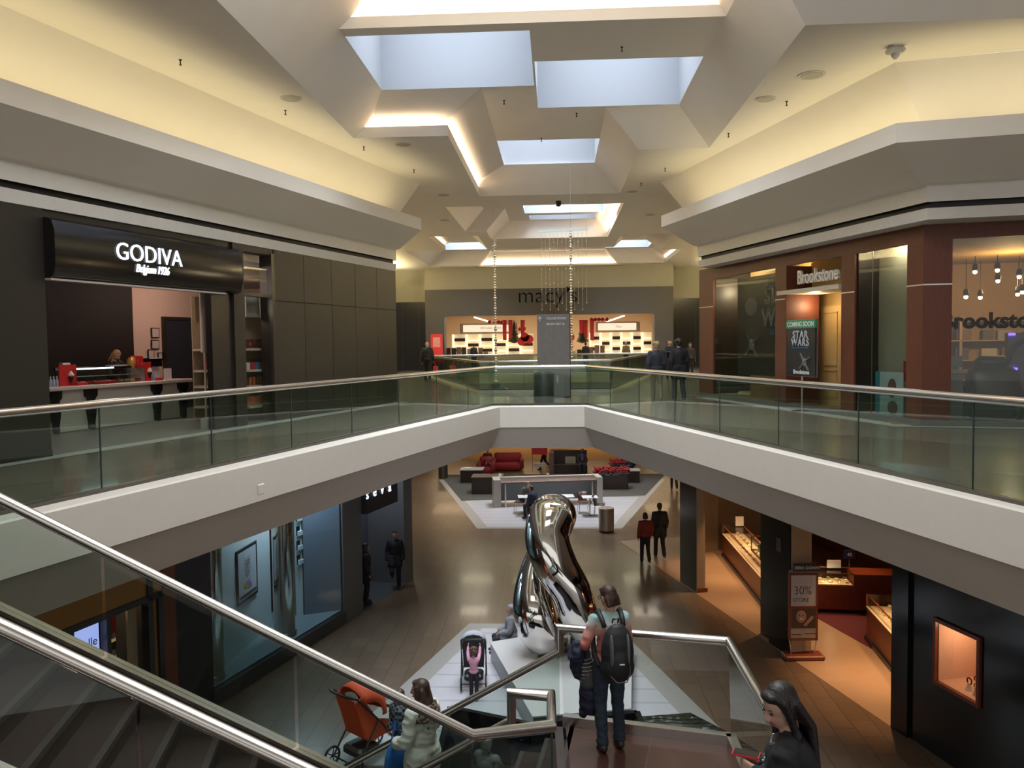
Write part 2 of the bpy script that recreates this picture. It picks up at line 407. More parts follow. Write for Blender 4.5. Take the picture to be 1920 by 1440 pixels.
# --- floors
FL = tilemat('lower floor tile', (.165, .112, .073), (.135, .092, .060), (.058, .042, .03), .62, .40, .007, rough=.30, rot=math.radians(90), coat=.08)
FU = tilemat('upper floor tile', (.215, .18, .137), (.185, .155, .117), (.17, .155, .12), .40, .20, .005, rough=.20, rot=math.radians(15), coat=.35)
m = MB(); m.box((0, 28, -.1), (44, 72, .2)); struct(m.build('floor', FL, origin=(0, 0, 0)))
VOID = [(-1.42, 20.56), (-1.42 - T15 * 19.36, 1.2), (.68 + T15 * 19.36, 1.2), (.68, 20.56)]        # CCW
VOID2 = [(-2.45, 28.05), (1.64, 28.05), (4.95, 43.8), (-6.74, 43.8)]
outer = [(-16, -3), (16, -3), (16, 64), (-16, 64)]
v_in = [tuple(p) for p in offset_poly(VOID, -.27)]
v2_in = [tuple(p) for p in offset_poly(VOID2, -.27)]
m = MB(); m.holed(outer, [v_in, v2_in], 5.2); struct(m.build('floor_upper', FU, origin=(0, 0, 5.2)))
LOW1 = offset_poly(VOID, -.32); LOW2 = offset_poly(VOID2, -.32)
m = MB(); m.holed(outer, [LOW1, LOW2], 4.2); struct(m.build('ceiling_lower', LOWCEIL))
def rim(V, name):
    inn = offset_poly(V, -.27); low = offset_poly(V, -.32); n = len(V); a = MB(); b = MB()
    v1 = offset_poly(V, -.02)
    for i in range(n):
        j = (i + 1) % n
        a.poly([(*inn[i], 5.2), (*inn[j], 5.2), (*inn[j], 5.29), (*inn[i], 5.29)])
        a.poly([(*inn[i], 5.29), (*inn[j], 5.29), (*v1[j], 5.29), (*v1[i], 5.29)])
        a.poly([(*v1[i], 5.29), (*v1[j], 5.29), (*V[j], 5.27), (*V[i], 5.27)])
        a.poly([(*V[i], 5.27), (*V[j], 5.27), (*V[j], 4.76), (*V[i], 4.76)])
        g = offset_poly(V, -.04)
        b.poly([(*V[i], 4.76), (*V[j], 4.76), (*g[j], 4.74), (*g[i], 4.74)])
        b.poly([(*g[i], 4.74), (*g[j], 4.74), (*low[j], 4.2), (*low[i], 4.2)])
    struct(a.build(name, FASC)); struct(b.build(name[:-1] + str(int(name[-1]) + 1), GREYP))
rim(VOID, 'trim_5'); rim(VOID2, 'trim_7')
# light bands laid in the upper floor along the shop fronts
INL = mat('pale stone inlay', (.44, .42, .37), .3, noise=.08, nscale=5)
m = MB()
m.poly([(-5.2 - T15 * 30, -6.5, 5.204), (-4.8 - T15 * 30, -6.5, 5.204), (-4.25 + .0, 23.5, 5.204), (-4.65, 23.5, 5.204)])
m.poly([(4.05, 24.5, 5.204), (4.45, 24.5, 5.204), (6.75, 16.0, 5.204), (6.35, 15.9, 5.204)])
m.poly([(6.35, 15.9, 5.204), (6.75, 16.0, 5.204), (13, 14.6, 5.204), (13, 14.0, 5.204)])
m.poly([(-1.6, 21.2, 5.204), (1.0, 21.2, 5.204), (1.4, 22.0, 5.204), (-2.2, 22.0, 5.204)])
struct(m.build('trim_9', INL))
# --- back wall and the department store front at the far end
CREAM = mat('cream wall paint', (.32, .305, .24), .8)
DTILE = tilemat('dark polished tile', (.030, .030, .034), (.024, .025, .028), (.05, .05, .052), 1.1, 1.4, .012, rough=.16, noise=.1, bump=.0)
m = MB()
VB = 51.3
uL, uR = PV(797, 541, VB).x, PV(1262, 541, VB).x; oL, oR = PV(833, 590, VB).x, PV(1227, 590, VB).x
zb0, zb1 = 8.62, 10.25
m.prism([(uL, VB), (uR, VB), (uR, VB + .5), (uL, VB + .5)], zb1, 12.3)
struct(m.build('wall_far', CREAM))
m = MB(); m.prism([(-15, VB + 1.6), (uL - .02, VB + 1.6), (uL - .02, VB + 1.8), (-15, VB + 1.8)], 9.6, 12.0); m.prism([(uR + .02, VB + 1.6), (15, VB + 1.6), (15, VB + 1.8), (uR + .02, VB + 1.8)], 9.6, 12.0)
m.prism([(uL - .04, VB), (uL - .0, VB), (uL, VB + 1.7), (uL - .04, VB + 1.7)], 9.6, 12.0)
struct(m.build('wall_far_side', CREAM))
m = MB()
def vwall(m, a, b, z0, z1, t=.2): m.seg(a, b, t, z0, z1)
m.seg((-15, VB + 1.8), (uL, VB + 1.8), .3, 5.2, 9.6); m.seg((uR, VB + 1.8), (15, VB + 1.8), .3, 5.2, 9.6)
o = m.build('wall_far_tile', DTILE); struct(o)
SIGNB = mat('grey portal stone', (.066, .060, .054), .5, noise=.1, nscale=3)
m = MB(); m.prism([(uL, VB - .1), (uR, VB - .1), (uR, VB + .9), (uL, VB + .9)], zb0, zb1)
m.prism([(uL, VB - .1), (oL, VB - .1), (oL, VB + .9), (uL, VB + .9)], 5.2, zb0); m.prism([(oR, VB - .1), (uR, VB - .1), (uR, VB + .9), (oR, VB + .9)], 5.2, zb0)
struct(m.build('wall_far_portal', SIGNB))
# added uplight strips, out of view, brighten the far ceiling; ledges dress them
m = MB()
for sx in (-1, 1):
    m.box((sx * 10.6, 38, 10.1), (.8, 24, .06)); m.box((sx * 10.2, 38, 10.25), (.06, 24, .35)); m.box((sx * 11.2, 38, 10.8), (.1, 24, 1.7))
    strip_light('cove_and_fill_strip', (sx * 10.55, 26), (sx * 10.55, 50), 10.2, 50.0, YELLOW, .3)
struct(m.build('trim_31', PAINT))
# --- outer shells that close the building
m = MB(); m.seg((-16, -3), (-16, 64), .2, 0, 12); m.seg((16, -3), (16, 64), .2, 0, 12); m.seg((-16, 64), (16, 64), .2, 0, 12)
struct(m.build('wall_shell', mat('dim service paint', (.22, .2, .18), .8)))
# ================================================================ frames that run along the shop fronts
s15, c15 = math.sin(math.radians(15.2)), math.cos(math.radians(15.2))
class Frame:
    def __init__(s, E, x):
        s.E = Vector((E[0], E[1], 0)); s.rz = math.atan2(x[1], x[0])
        s.M = Matrix.Translation(s.E) @ Matrix.Rotation(s.rz, 4, 'Z'); s.I = s.M.inverted()
    def w(s, x, y, z=0.0): return s.M @ Vector((x, y, z))
    def px(s, px, py, n=0.0):            # photo point on the vertical plane y = n of this frame
        a = s.w(0, n); b = s.w(1, n); return s.I @ PW(px, py, (a.x, a.y), (b.x, b.y))
    def put(s, o): o.matrix_basis = s.M @ o.matrix_basis; return o
    def thing(s, name, label, cat, x, y, z, rz=0.0, group=None, scale=1.0):
        p = s.w(x, y, z); return thing(name, label, cat, p, s.rz + rz, group, scale)
UL = Frame((-4.65, 23.95), (-s15, -c15))     # y points out into the hall
UR = Frame((4.70, 24.4), (s15, -c15))        # y points into the shop
LL = Frame((-4.26, 23.76), (-s15, -c15))
LR = Frame((3.47, 23.57), (s15, -c15))
BEND = (6.947, 16.13); UR2 = Frame(BEND, (.975, -.222))
def solid(fr, name, m, boxes, bev=0.0):      # boxes: (x0,x1,y0,y1,z0,z1)
    b = MB()
    for x0, x1, y0, y1, z0, z1 in boxes: b.box(((x0 + x1) / 2, (y0 + y1) / 2, (z0 + z1) / 2), (x1 - x0, y1 - y0, z1 - z0), bev=bev)
    return struct(fr.put(b.build(name, m)))
def P_(name, m, parent, x0, x1, y0, y1, z0, z1, bev=0.0, **k):
    return MB().box(((x0 + x1) / 2, (y0 + y1) / 2, (z0 + z1) / 2), (x1 - x0, y1 - y0, z1 - z0), bev=bev).build(name, m, parent, **k)

STEEL = mat('brushed steel', (.58, .56, .53), .26, 1.0, noise=.05, nscale=30)
STEELD = mat('bronze base shoe', (.10, .085, .072), .4, .3)
RAILG = glassmat('railing glass', (.76, .85, .80))
RAILE = mat('glass edge seam', (.03, .05, .045), .3)
def railing(name, label, a, b, zb, group, step=1.83, skip=0.0):
    a = Vector(a); b = Vector(b); L = (b - a).length; ang = math.atan2(b.y - a.y, b.x - a.x)
    t = thing(name, label, 'railing', (a.x, a.y, zb), ang, group)
    P_('base_shoe', STEELD, t, 0, L, -.035, .035, 0, .13)
    MB().tube([(-.02, 0, 1.05), (L + .02, 0, 1.05)], .046, 12).build('handrail', STEEL, t, smooth=True)
    x = 0.0; k = 0
    while x < L - .1:
        x1 = min(L, x + step)
        P_('glass_panel', RAILG, t, x + .008, x1 - .008, -.006, .006, .13, 1.02)
        if x1 < L - .1: P_('seam', RAILE, t, x1 - .007, x1 + .007, -.0065, .0065, .13, 1.01)
        x = x1
    return t
G1 = 'glass railings round the near opening'
rA = (-1.6, 21.05); rB = (.75, 21.05)
railing('glass_railing', 'left glass railing with steel handrail, in front of the chocolate shop', rA, (rA[0] - T15 * 18.3, rA[1] - 18.3), 5.2, G1, 1.83)
railing('glass_railing', 'right glass railing with steel handrail, in front of the wood fronted shop', rB, (rB[0] + T15 * 18.3, rB[1] - 18.3), 5.2, G1, 1.86)
railing('glass_railing', 'short glass railing across the far end of the near opening', rA, rB, 5.2, G1, 2.4)
V2 = offset_poly(VOID2, -.2)
railing('glass_railing', 'short glass railing across the near end of the second opening, behind the grey directory', V2[0], V2[1], 5.2, 'glass railings round the second opening', 1.5)
railing('glass_railing', 'glass railing on the right side of the second opening', V2[1], V2[2], 5.2, 'glass railings round the second opening')
railing('glass_railing', 'glass railing on the left side of the second opening', V2[0], V2[3], 5.2, 'glass railings round the second opening')
railing('glass_railing', 'long glass railing across the far end of the second opening, before the department store', V2[3], V2[2], 5.2, 'glass railings round the second opening')

# ================================================================ upper left: chocolate shop
BRONZE = tilemat('bronze wall panel', (.016, .012, .0075), (.0145, .011, .007), (.03, .024, .018), 1.25, 1.4, .006, rough=.42, offset=0, noise=.05, bump=.05)
BRZ = mat('bronze panel', (.0145, .011, .007), .5, noise=.08, nscale=3)
DBRZ = mat('dark bronze frame', (.018, .013, .010), .35)
SALM = mat('salmon plaster', (.52, .37, .30), .8, noise=.03)
DBRICK = tilemat('dark glazed brick', (.020, .014, .013), (.028, .020, .018), (.006, .005, .005), .3, .09, .008, rough=.3)
# joints of the bronze wall are modelled as thin grooves between slabs
b = MB()
xs = [0, 1.2, 2.4, 3.6, 4.85, 6.05]
for i in range(5):
    for z0, z1 in ((5.2, 7.86), (7.875, 9.0)): b.box(((xs[i] + xs[i + 1]) / 2, -.03, (z0 + z1) / 2), (xs[i + 1] - xs[i] - .012, .06, z1 - z0))
b.box((3.0, -.16, 7.1), (6.05, .2, 3.8))
struct(UL.put(b.build('wall_left', BRZ)))
solid(UL, 'wall_left_piers', BRZ, [(7.13, 7.48, -.3, 0, 5.2, 9.0), (12.05, 12.95, -.3, 0, 5.2, 9.0), (12.97, 30, -.3, 0, 5.2, 9.0), (6.05, 7.13, -.3, -.02, 8.86, 9.0), (7.48, 12.05, -.3, -.05, 8.86, 9.0)])
solid(UL, 'wall_left_reveal', DBRZ, [(7.48, 8.12, -.2, -.06, 5.2, 7.95), (6.05, 6.15, -.3, .01, 5.2, 8.9), (6.05, 7.13, -.25, .0, 7.93, 8.0)])
solid(UL, 'baseboard_left', DBRZ, [(0, 6.1, 0, .02, 5.2, 5.3), (12.05, 30, 0, .02, 5.2, 5.3)])
nb = -4.9
Bk = UL.px(232, 540, nb).x
solid(UL, 'wall_left_shop', SALM, [(1.0, Bk, nb - .1, nb, 5.2, 9.2)])
solid(UL, 'wall_left_shop_side', SALM, [(.4, .5, nb, -.4, 5.2, 9.2)])
ob = solid(UL, 'wall_left_shop_brick', mat('black glazed brick', (.016, .011, .010), .6, noise=.4, nscale=40, bump=.8, spec=.2), [(Bk, 14.0, nb - .1, nb + .25, 5.2, 9.2)])
solid(UL, 'ceiling_left_shop', mat('shop ceiling', (.35, .3, .27), .8), [(.4, 14, nb, -.3, 8.6, 8.7)])
solid(UL, 'wall_left_shop_end', DBRZ, [(13.9, 14, nb, -.3, 5.2, 9.2)])
solid(UL, 'floor_left_shop', mat('grey shop floor', (.16, .145, .13), .4), [(.4, 14, nb, -.05, 5.2, 5.206)])
p0 = UL.px(307, 598, nb); p1 = UL.px(375, 598, nb)
DOORB = mat('dark blue door', (.016, .020, .032), .4)
b = MB(); b.box(((p0.x + p1.x) / 2, nb + .03, 5.2 + (p0.z - 5.2) / 2), (abs(p0.x - p1.x), .06, p0.z - 5.2)); d1 = struct(UL.put(b.build('door_1', DOORB)))
b = MB(); w_ = abs(p0.x - p1.x) / 2 + .06
for sx in (-1, 1): b.box(((p0.x + p1.x) / 2 + sx * w_, nb + .05, 6.4), (.08, .1, 2.42))
b.box(((p0.x + p1.x) / 2, nb + .05, p0.z + .02), (2 * w_ + .08, .1, .08)); struct(UL.put(b.build('trim_10', DBRZ)))
for x_, z_, w2_ in ((p0.x - .25, 6.3, .12),):
    pass
point('shop_lamp', UL.w(4.6, -3.0, 8.3), 60, (1, .74, .6), .3); point('shop_lamp', UL.w(8.5, -2.0, 8.3), 42, (1, .8, .68), .3)
# sign box
SIGNG = mat('dark gloss sign', (.014, .011, .009), .16, noise=.1, nscale=2)
LETW = mat('lit white letters', (.8, .85, .9), .5, emit=(.80, .88, 1.0), es=1.0, noise=0)
t = UL.thing('shop_sign', 'dark gloss sign box with glowing white letters over the chocolate shop opening', 'sign', 9.76, 0, 7.94)
b = MB(); prof = [(-.05, 0), (.10, 0), (.18, .05), (.22, .2), (.22, .72), (.17, .88), (.05, .93), (-.05, .93)]; L2 = 4.58 / 2
vs = [(-L2, y, z) for y, z in prof] + [(L2, y, z) for y, z in prof]; n_ = len(prof)
b.add(vs, [tuple(range(n_)), tuple(range(2 * n_ - 1, n_ - 1, -1))] + [(i, n_ + i, n_ + (i + 1) % n_, (i + 1) % n_) for i in range(n_)]); b.build('sign_box', SIGNG, t, smooth=True)
P_('soffit_edge', mat('pale edge trim', (.45, .38, .34), .5), t, -L2 + .4, L2, -.02, .12, -.03, .0)
def ftext(fr, par, name, s_, size, m, px, py, n, out=1, **k):    # centred lettering at a photo point
    p = fr.px(px, py, n); wp = fr.w(p.x, p.y, p.z)
    f = fr.M.to_3x3() @ Vector((0, out, 0))
    return text(name, s_, size, m, wp, (f.x, f.y), parent=par, **k)
ftext(UL, t, 'letters', 'GODIVA', .41, LETW, 283, 493, .24, offset=-.001, spacing=1.02)
ftext(UL, t, 'small_letters', 'Belgium 1926', .20, LETW, 287, 513, .24, offset=.001, shear=.25, spacing=.86, sx=.86)
# counter
MARB = mat('white marble', (.66, .57, .54), .25, noise=.06, nscale=6); WPAN = mat('white counter panel', (.55, .52, .46), .4); BLK = mat('black lacquer', (.008, .008, .009), .25)
yC = -2.7
c = UL.thing('shop_counter', 'white marble topped serving counter with black scroll legs in the chocolate shop', 'counter', 7.8, yC, 5.2)
xl, xr = 9.64 - 7.8, 6.0 - 7.8
P_('counter_top', MARB, c, xr - .35, xl + .05, -.65, .12, .84, .92, .015)
P_('front_panel', WPAN, c, xr, xl, -.55, .0, .03, .84)
P_('plinth', mat('grey plinth', (.13, .14, .14), .5), c, xr - .1, xl + .1, -.5, .06, 0, .03)
for pxx in (100, 168, 292, 341):
    x_ = UL.px(pxx, 780, yC).x - 7.8
    b = MB(); pr = [(0, .04), (.06, .05), (.1, .06), (.13, .045), (.35, .085), (.5, .10), (.56, .06), (.64, .07), (.70, .13), (.84, .14)]
    prof_ = [(-w__, z__) for z__, w__ in pr] + [(w__, z__) for z__, w__ in reversed(pr)]
    n_ = len(prof_)
    b.add([(x_ + q[0], .0, q[1]) for q in prof_] + [(x_ + q[0], .10, q[1]) for q in prof_], [tuple(range(n_)), tuple(range(2 * n_ - 1, n_ - 1, -1))] + [(i, n_ + i, n_ + (i + 1) % n_, (i + 1) % n_) for i in range(n_)])
    b.build('leg', BLK, c)
CREAMB = mat('cream riser panel', (.62, .52, .49), .4)
P_('riser', CREAMB, c, 8.93 - 7.8 + .2, 9.66 - 7.8, -.58, -.5, .92, 1.3)
P_('riser', CREAMB, c, 6.05 - 7.8, 6.95 - 7.8, -.58, -.5, .92, 1.3)
CASEG = glassmat('case glass', (.85, .9, .9))
dc = UL.thing('glass_display_case', 'low glass case with light strip and sweets on the chocolate counter', 'display case', 7.95, yC - .3, 6.12)
P_('glass', CASEG, dc, -1.0, 1.05, -.18, .2, 0, .33)
P_('light_strip', mat('case light', (1, 1, 1), .5, emit=(.75, .92, 1), es=2.2, noise=0), dc, -.15, .95, .12, .16, .31, .34)
P_('frame', BLK, dc, -1.0, 1.05, -.2, -.16, .30, .36)
P_('shelf', mat('glass shelf', (.25, .3, .3), .2), dc, -.95, 1.0, -.15, .15, .16, .17)
for i in range(11):
    P_('tray', mat('case tray %d' % (i % 4), [(.35, .02, .02), (.5, .42, .2), (.2, .22, .2), (.3, .16, .05)][i % 4], .5), dc, -.92 + i * .17, -.80 + i * .17, -.1, .15, .02, .07)
RED = mat('bright red card', (.62, .03, .03), .45, noise=.05); REDD = mat('deep red', (.30, .008, .015), .5); GOLD = mat('gold foil', (.55, .30, .06), .35, .4)
def simple(fr, name, label, cat, m, x, y, z, w_, d_, h_, group=None, rz=0.0, bev=.004):
    return tag(fr_box(fr, name, m, x, y, z, w_, d_, h_, rz, bev), label, cat, group)
def fr_box(fr, name, m, x, y, z, w_, d_, h_, rz=0.0, bev=.004):
    o = MB().box((0, 0, h_ / 2), (w_, d_, h_), bev=bev).build(name, m, origin=(0, 0, 0))
    o.matrix_basis = fr.M @ Matrix.Translation((x, y, z)) @ Matrix.Rotation(rz, 4, 'Z'); return o
def onp(fr, px, py, n): return fr.px(px, py, n)
# things on the counter
def bottle(fr, x, y, z, label, m, h=.2, r=.028, group=None):
    t = fr.thing('water_bottle', label, 'bottle', x, y, z, group=group)
    MB().lathe((0, 0, 0), [(r * .9, 0), (r, .01), (r, h * .6), (r * .5, h * .78), (r * .4, h * .9)], 10).build('bottle_body', m, t, smooth=True)
    MB().lathe((0, 0, h * .9), [(r * .45, 0), (r * .45, h * .1)], 8).build('cap', mat('bottle cap', (.75, .78, .85), .4), t); return t
BOTM = mat('water bottle plastic', (.45, .52, .72), .15)
for i, pxx in enumerate((106, 112, 118)):
    q = UL.px(pxx, 715, yC); bottle(UL, q.x, yC - .15, 6.12, 'water bottle standing on the left end of the chocolate counter, ' + ('left', 'middle', 'right')[i] + ' of three', BOTM, group='water bottles left on the counter')
for i, pxx in enumerate((297, 302)):
    q = UL.px(pxx, 700, yC); bottle(UL, q.x, yC - .15, 6.12, 'water bottle standing on the right end of the chocolate counter, ' + ('left', 'right')[i] + ' of two', BOTM, group='water bottles right on the counter')
for pxx, w_, lab in ((136, .42, 'wide red board with a picture of a cone, left end of the chocolate counter'), (286, .18, 'narrow red board with a picture of a cone, right end of the chocolate counter')):
    q = UL.px(pxx, 710, yC); t = UL.thing('advert_board', lab, 'sign', q.x, yC - .12, 6.12)
    P_('board', RED, t, -w_ / 2, w_ / 2, -.01, .01, 0, .42)
    MB().lathe((-w_ * .12, .03, .06), [(.015, 0), (.05, .12), (.055, .13)], 10).build('cup_picture', BLK, t)
    MB().lathe((-w_ * .12, .03, .19), [(.055, 0), (.06, .03), (.03, .08), (.005, .11)], 10).build('cream_picture', mat('cream swirl', (.75, .62, .55), .5), t, smooth=True)
for pxx, lab, w_ in ((152, 'flat red box on the counter before the glass case, left', .25), (299, 'flat red box beside the two water bottles', .14), (196, 'row of red gift boxes along the counter edge', .5)):
    q = UL.px(pxx, 712, yC); simple(UL, 'sweet_box', lab, 'box', RED if w_ < .4 else REDD, q.x, yC + .0, 6.12, w_, .1, .06)
q = UL.px(248, 680, yC - .28); t = UL.thing('gift_basket', 'gold and red wrapped gift basket on top of the glass case', 'gift', q.x, yC - .28, 6.46)
MB().lathe((0, 0, 0), [(.09, 0), (.115, .07), (.105, .14), (.08, .19)], 12).build('wrapping', GOLD, t, smooth=True)
MB().ball((0, 0, .20), .035, 8, (1.6, 1, .8)).build('bow', RED, t, smooth=True); P_('ribbon', RED, t, -.015, .015, .10, .12, 0, .18)
q = UL.px(259, 660, yC - .45); simple(UL, 'red_canister', 'red canister with white picture standing at the back of the counter', 'canister', RED, q.x, yC - .45, 6.42, .17, .12, .26)
simple(UL, 'red_gift_box', 'low red box beside the red canister', 'box', RED, UL.px(268, 680, yC - .45).x, yC - .45, 6.42, .26, .14, .1)
simple(UL, 'till', 'black till with a tilted screen on the chocolate counter', 'till', BLK, UL.px(286, 672, yC - .5).x, yC - .5, 6.42, .4, .2, .2)
simple(UL, 'menu_card_stand', 'white menu card leaning on the right end of the counter', 'card', mat('white card', (.7, .68, .66), .5), UL.px(314, 695, yC - .3).x, yC - .3, 6.12, .25, .02, .25)
simple(UL, 'paper_stack', 'pink white cup stack on the left riser', 'cups', mat('pale cups', (.6, .5, .5), .5), UL.px(121, 680, yC - .5).x, yC - .5, 6.5, .2, .1, .07)
simple(UL, 'tablet', 'white sloping order pad before the shop assistant', 'pad', mat('pale pad', (.55, .5, .52), .4), UL.px(222, 678, yC - .5).x, yC - .5, 6.46, .55, .2, .03)
for (pxx, pyy, w_, h_, lab) in ((291, 624, .28, .26, 'framed certificate on the salmon wall, topmost'), (291, 646, .28, .24, 'framed certificate on the salmon wall, middle'), (283, 664, .22, .24, 'framed certificate on the salmon wall, lowest'), (300, 668, .16, .2, 'small white notice beside the lowest certificate')):
    q = UL.px(pxx, pyy, nb + .03); t = UL.thing('picture_frame', lab, 'frame', q.x, nb + .03, q.z - h_ / 2)
    P_('frame', BLK, t, -w_ / 2, w_ / 2, -.012, .012, 0, h_); P_('paper', mat('certificate paper', (.45, .36, .32), .6), t, -w_ / 2 + .02, w_ / 2 - .02, .012, .016, .02, h_ - .02)
# thin display post in the doorway
t = UL.thing('display_post', 'tall salmon banner post with white foot at the edge of the shop opening', 'post', UL.px(383, 600, -.35).x, -.35, 5.2)
point('shelf_fill', UL.w(UL.px(396, 600, -1.0).x, -.7, 7.7), 6, (1, .8, .6), .05)  # added fill light, no visible source, lifts the dark shelf by the post
P_('banner', mat('salmon banner', (.62, .45, .37), .6), t, -.1, .1, -.03, .0, 1.55, 2.9); MB().cyl((0, -.02, .2), (0, -.02, 1.6), .022, 10).build('pole', mat('pale post', (.5, .42, .36), .4), t)
P_('foot', mat('pale foot', (.42, .38, .32), .5), t, -.09, .09, -.09, .09, 0, .22)
# shelves in the window and beside the doorway
SHW = mat('cream shelf', (.50, .43, .34), .5); SHB = mat('tan backing', (.38, .29, .2), .6)
def shelf_unit(x0, x1, y, label):
    t = UL.thing('display_shelf', label, 'shelf', (x0 + x1) / 2, y, 5.2); w_ = (x1 - x0) / 2
    P_('back_panel', SHB, t, -w_, w_, -.42, -.4, 0, 2.78); P_('side_panel', SHW, t, -w_ - .03, -w_, -.42, 0, 0, 2.78)
    for z_ in (.35, .8, 1.15, 1.62): P_('shelf', SHW, t, -w_, w_, -.4, 0, z_ - .05, z_)
    P_('header_picture', mat('pale leaf picture', (.42, .40, .37), .6, noise=.35, nscale=14), t, -w_, w_, -.06, -.04, 2.3, 2.78)
    return t
shelf_unit(5.42, 6.55, -.35, 'cream shelves of gifts behind the narrow window of the chocolate shop')
shelf_unit(UL.px(404, 600, -1.3).x - .35, UL.px(388, 600, -1.3).x, -1.3, 'cream shelves of gifts seen through the shop opening beside the post')
UL.put(struct(MB().box((6.6, -.06, 6.9), (.95, .012, 3.3)).build('window_1', glassmat('window glass', (.88, .88, .86)))))
point('shelf_fill', UL.w(6.0, -.15, 7.75), 5, (1, .8, .55), .05)
GC = [(.5, .46, .42), (.5, .03, .04), (.06, .22, .45), (.6, .2, .03), (.03, .02, .02), (.03, .02, .02)]
for i in range(6):
    t = UL.thing('gift_bag', ('white', 'red', 'blue', 'orange', 'black', 'black')[i] + ' gift bag on the second shelf of the narrow window' + ('', '', '', '', ', beside the orange one', ', rightmost')[i], 'gift bag', 6.42 - i * .165, -.5, 6.35, group='gift bags in the window')
    P_('bag', mat('gift bag %d' % i, GC[i], .5), t, -.06, .06, -.04, .04, 0, .16); MB().tube([(-.035, 0, .16), (-.03, 0, .22), (.03, 0, .22), (.035, 0, .16)], .004, 5).build('handle', BLK, t)
for i in range(3): 
    t = UL.thing('chocolate_box', ('left', 'middle', 'right')[i] + ' dark chocolate box with red heart on the top shelf of the narrow window', 'box', 6.35 - i * .33, -.5, 6.82, group='chocolate boxes in the window')
    P_('box', mat('dark box', (.09, .04, .035), .4), t, -.12, .12, -.05, .05, 0, .2); MB().ball((0, .055, .09), .04, 8, (1, .3, 1)).build('heart', RED, t)
for i in range(8):
    tag(fr_box(UL, 'syrup_bottle', mat('orange syrup' if i % 3 else 'dark syrup', (.35, .11, .03) if i % 3 else (.05, .03, .02), .3), 6.45 - i * .13, -.5, 6.0, .07, .07, .2, bev=.02), 'orange or dark bottle on the third shelf of the narrow window', 'bottle', 'bottles in the window')
for i in range(3): tag(fr_box(UL, 'orange_tin', mat('orange tin', (.5, .12, .04), .4), 6.3 - i * .3, -.5, 5.55, .18, .1, .2), 'orange tin on the lowest shelf of the narrow window', 'tin', 'orange tins in the window')
for i, z_ in enumerate((6.82, 6.35, 6.0, 5.55)):
    for j in range(3): tag(fr_box(UL, 'wrapped_gift', [RED, REDD, GOLD, BLK][(i + j) % 4], UL.px(391, 600, -1.45).x - j * .16, -1.45, z_, .13, .1, .18), 'small wrapped gift on the shelves beside the post', 'gift', 'gifts beside the post')

# ================================================================ upper right: wood fronted shop
WOODR = woodmat('red brown wood', (.09, .023, .010), (.135, .034, .015), .55); WOODD = mat('dark reveal', (.012, .008, .007), .5)
zt = 8.68
solid(UR, 'wall_right', WOODR, [(-1.25, -.31, 0, .06, 5.3, zt), (3.2, 3.66, 0, .06, 5.3, zt), (5.99, 6.46, 0, .06, 5.3, zt), (8.12, 8.57, 0, .06, 5.3, zt), (-1.25, 8.57, 0, .06, zt, 9.02),
      (3.66, 3.72, 0, .9, 5.3, zt), (5.93, 5.99, .06, .9, 5.3, zt)])
solid(UR, 'wall_right_reveal', WOODD, [(-.37, -.31, .06, .8, 5.3, zt), (-1.25, -1.19, .0, 3, 5.3, 9), (6.46, 6.52, .06, .55, 5.3, zt), (3.2, 3.3, .06, .5, 5.3, zt), (8.12, 8.2, .06, .5, 5.3, zt)])
solid(UR2, 'wall_right_return', WOODR, [(0, .5, 0, .06, 5.3, 9.02), (.5, 4.6, 0, .06, 8.72, 9.02), (4.6, 8, 0, .06, 5.3, 9.02)])
solid(UR, 'baseboard_right', mat('grey base', (.12, .12, .115), .4), [(-1.25, 8.57, -.01, .07, 5.2, 5.3)]); solid(UR2, 'baseboard_right_return', MATS['grey base'], [(0, 8, -.01, .07, 5.2, 5.3)])
LINE = mat('thin steel line', (.5, .48, .45), .3, .8)
solid(UR, 'trim_11', LINE, [(-1.25, -.31, -.006, 0, 7.86, 7.885), (3.2, 3.66, -.006, 0, 7.86, 7.885), (5.99, 6.46, -.006, 0, 7.86, 7.885), (8.12, 8.57, -.006, 0, 7.86, 7.885)]); solid(UR2, 'trim_12', LINE, [(0, .5, -.006, 0, 7.86, 7.885)])
WG = glassmat('shop window glass', (.86, .88, .84))
for i, (x0, x1) in enumerate(((-.31, 3.2), (6.46, 8.12))): UR.put(struct(MB().box(((x0 + x1) / 2, .05, 6.99), (x1 - x0, .012, 3.38)).build('window_%d' % (2 + i), WG)))
UR2.put(struct(MB().box((2.55, .05, 7.01), (4.1, .012, 3.42)).build('window_4', WG)))
UR.put(struct(MB().box((7.0, .05, 6.99), (.02, .014, 3.38)).build('trim_13', RAILE)))
# window displays
TAN = mat('tan display wall', (.46, .31, .15), .6); GRN = mat('olive grey curtain', (.25, .25, .19), .8, noise=.08, nscale=3)
solid(UR, 'wall_right_display', TAN, [(-.31, 3.2, 1.2, 1.3, 5.2, 8.9)]); solid(UR, 'wall_right_curtain', GRN, [(6.5, 8.12, .55, .6, 5.2, 8.9)])
solid(UR, 'ceiling_right_display', TAN, [(-1.2, 8.5, .1, 1.3, 8.9, 8.95)])
point('display_lamp', UR.w(.2, .75, 8.3), 55, (1, .78, .5), .1); point('display_lamp', UR.w(7.3, .3, 8.75), 22, (1, .9, .7), .1)
POST = mat('dark poster print', (.016, .02, .024), .35, noise=.3, nscale=3); OUTL = mat('poster silver lettering', (.6, .62, .63), .5); BLUE = mat('poster blue lettering', (.02, .22, .42), .5); GREYC = mat('poster grey craft', (.16, .17, .18), .5, noise=.3, nscale=8)
t = UR.thing('display_poster', 'large black poster with outlined letters behind the left window of the wood fronted shop', 'poster', 1.75, .42, 5.9)
P_('sheet', POST, t, -1.35, 1.4, 0, .02, 0, 2.72)
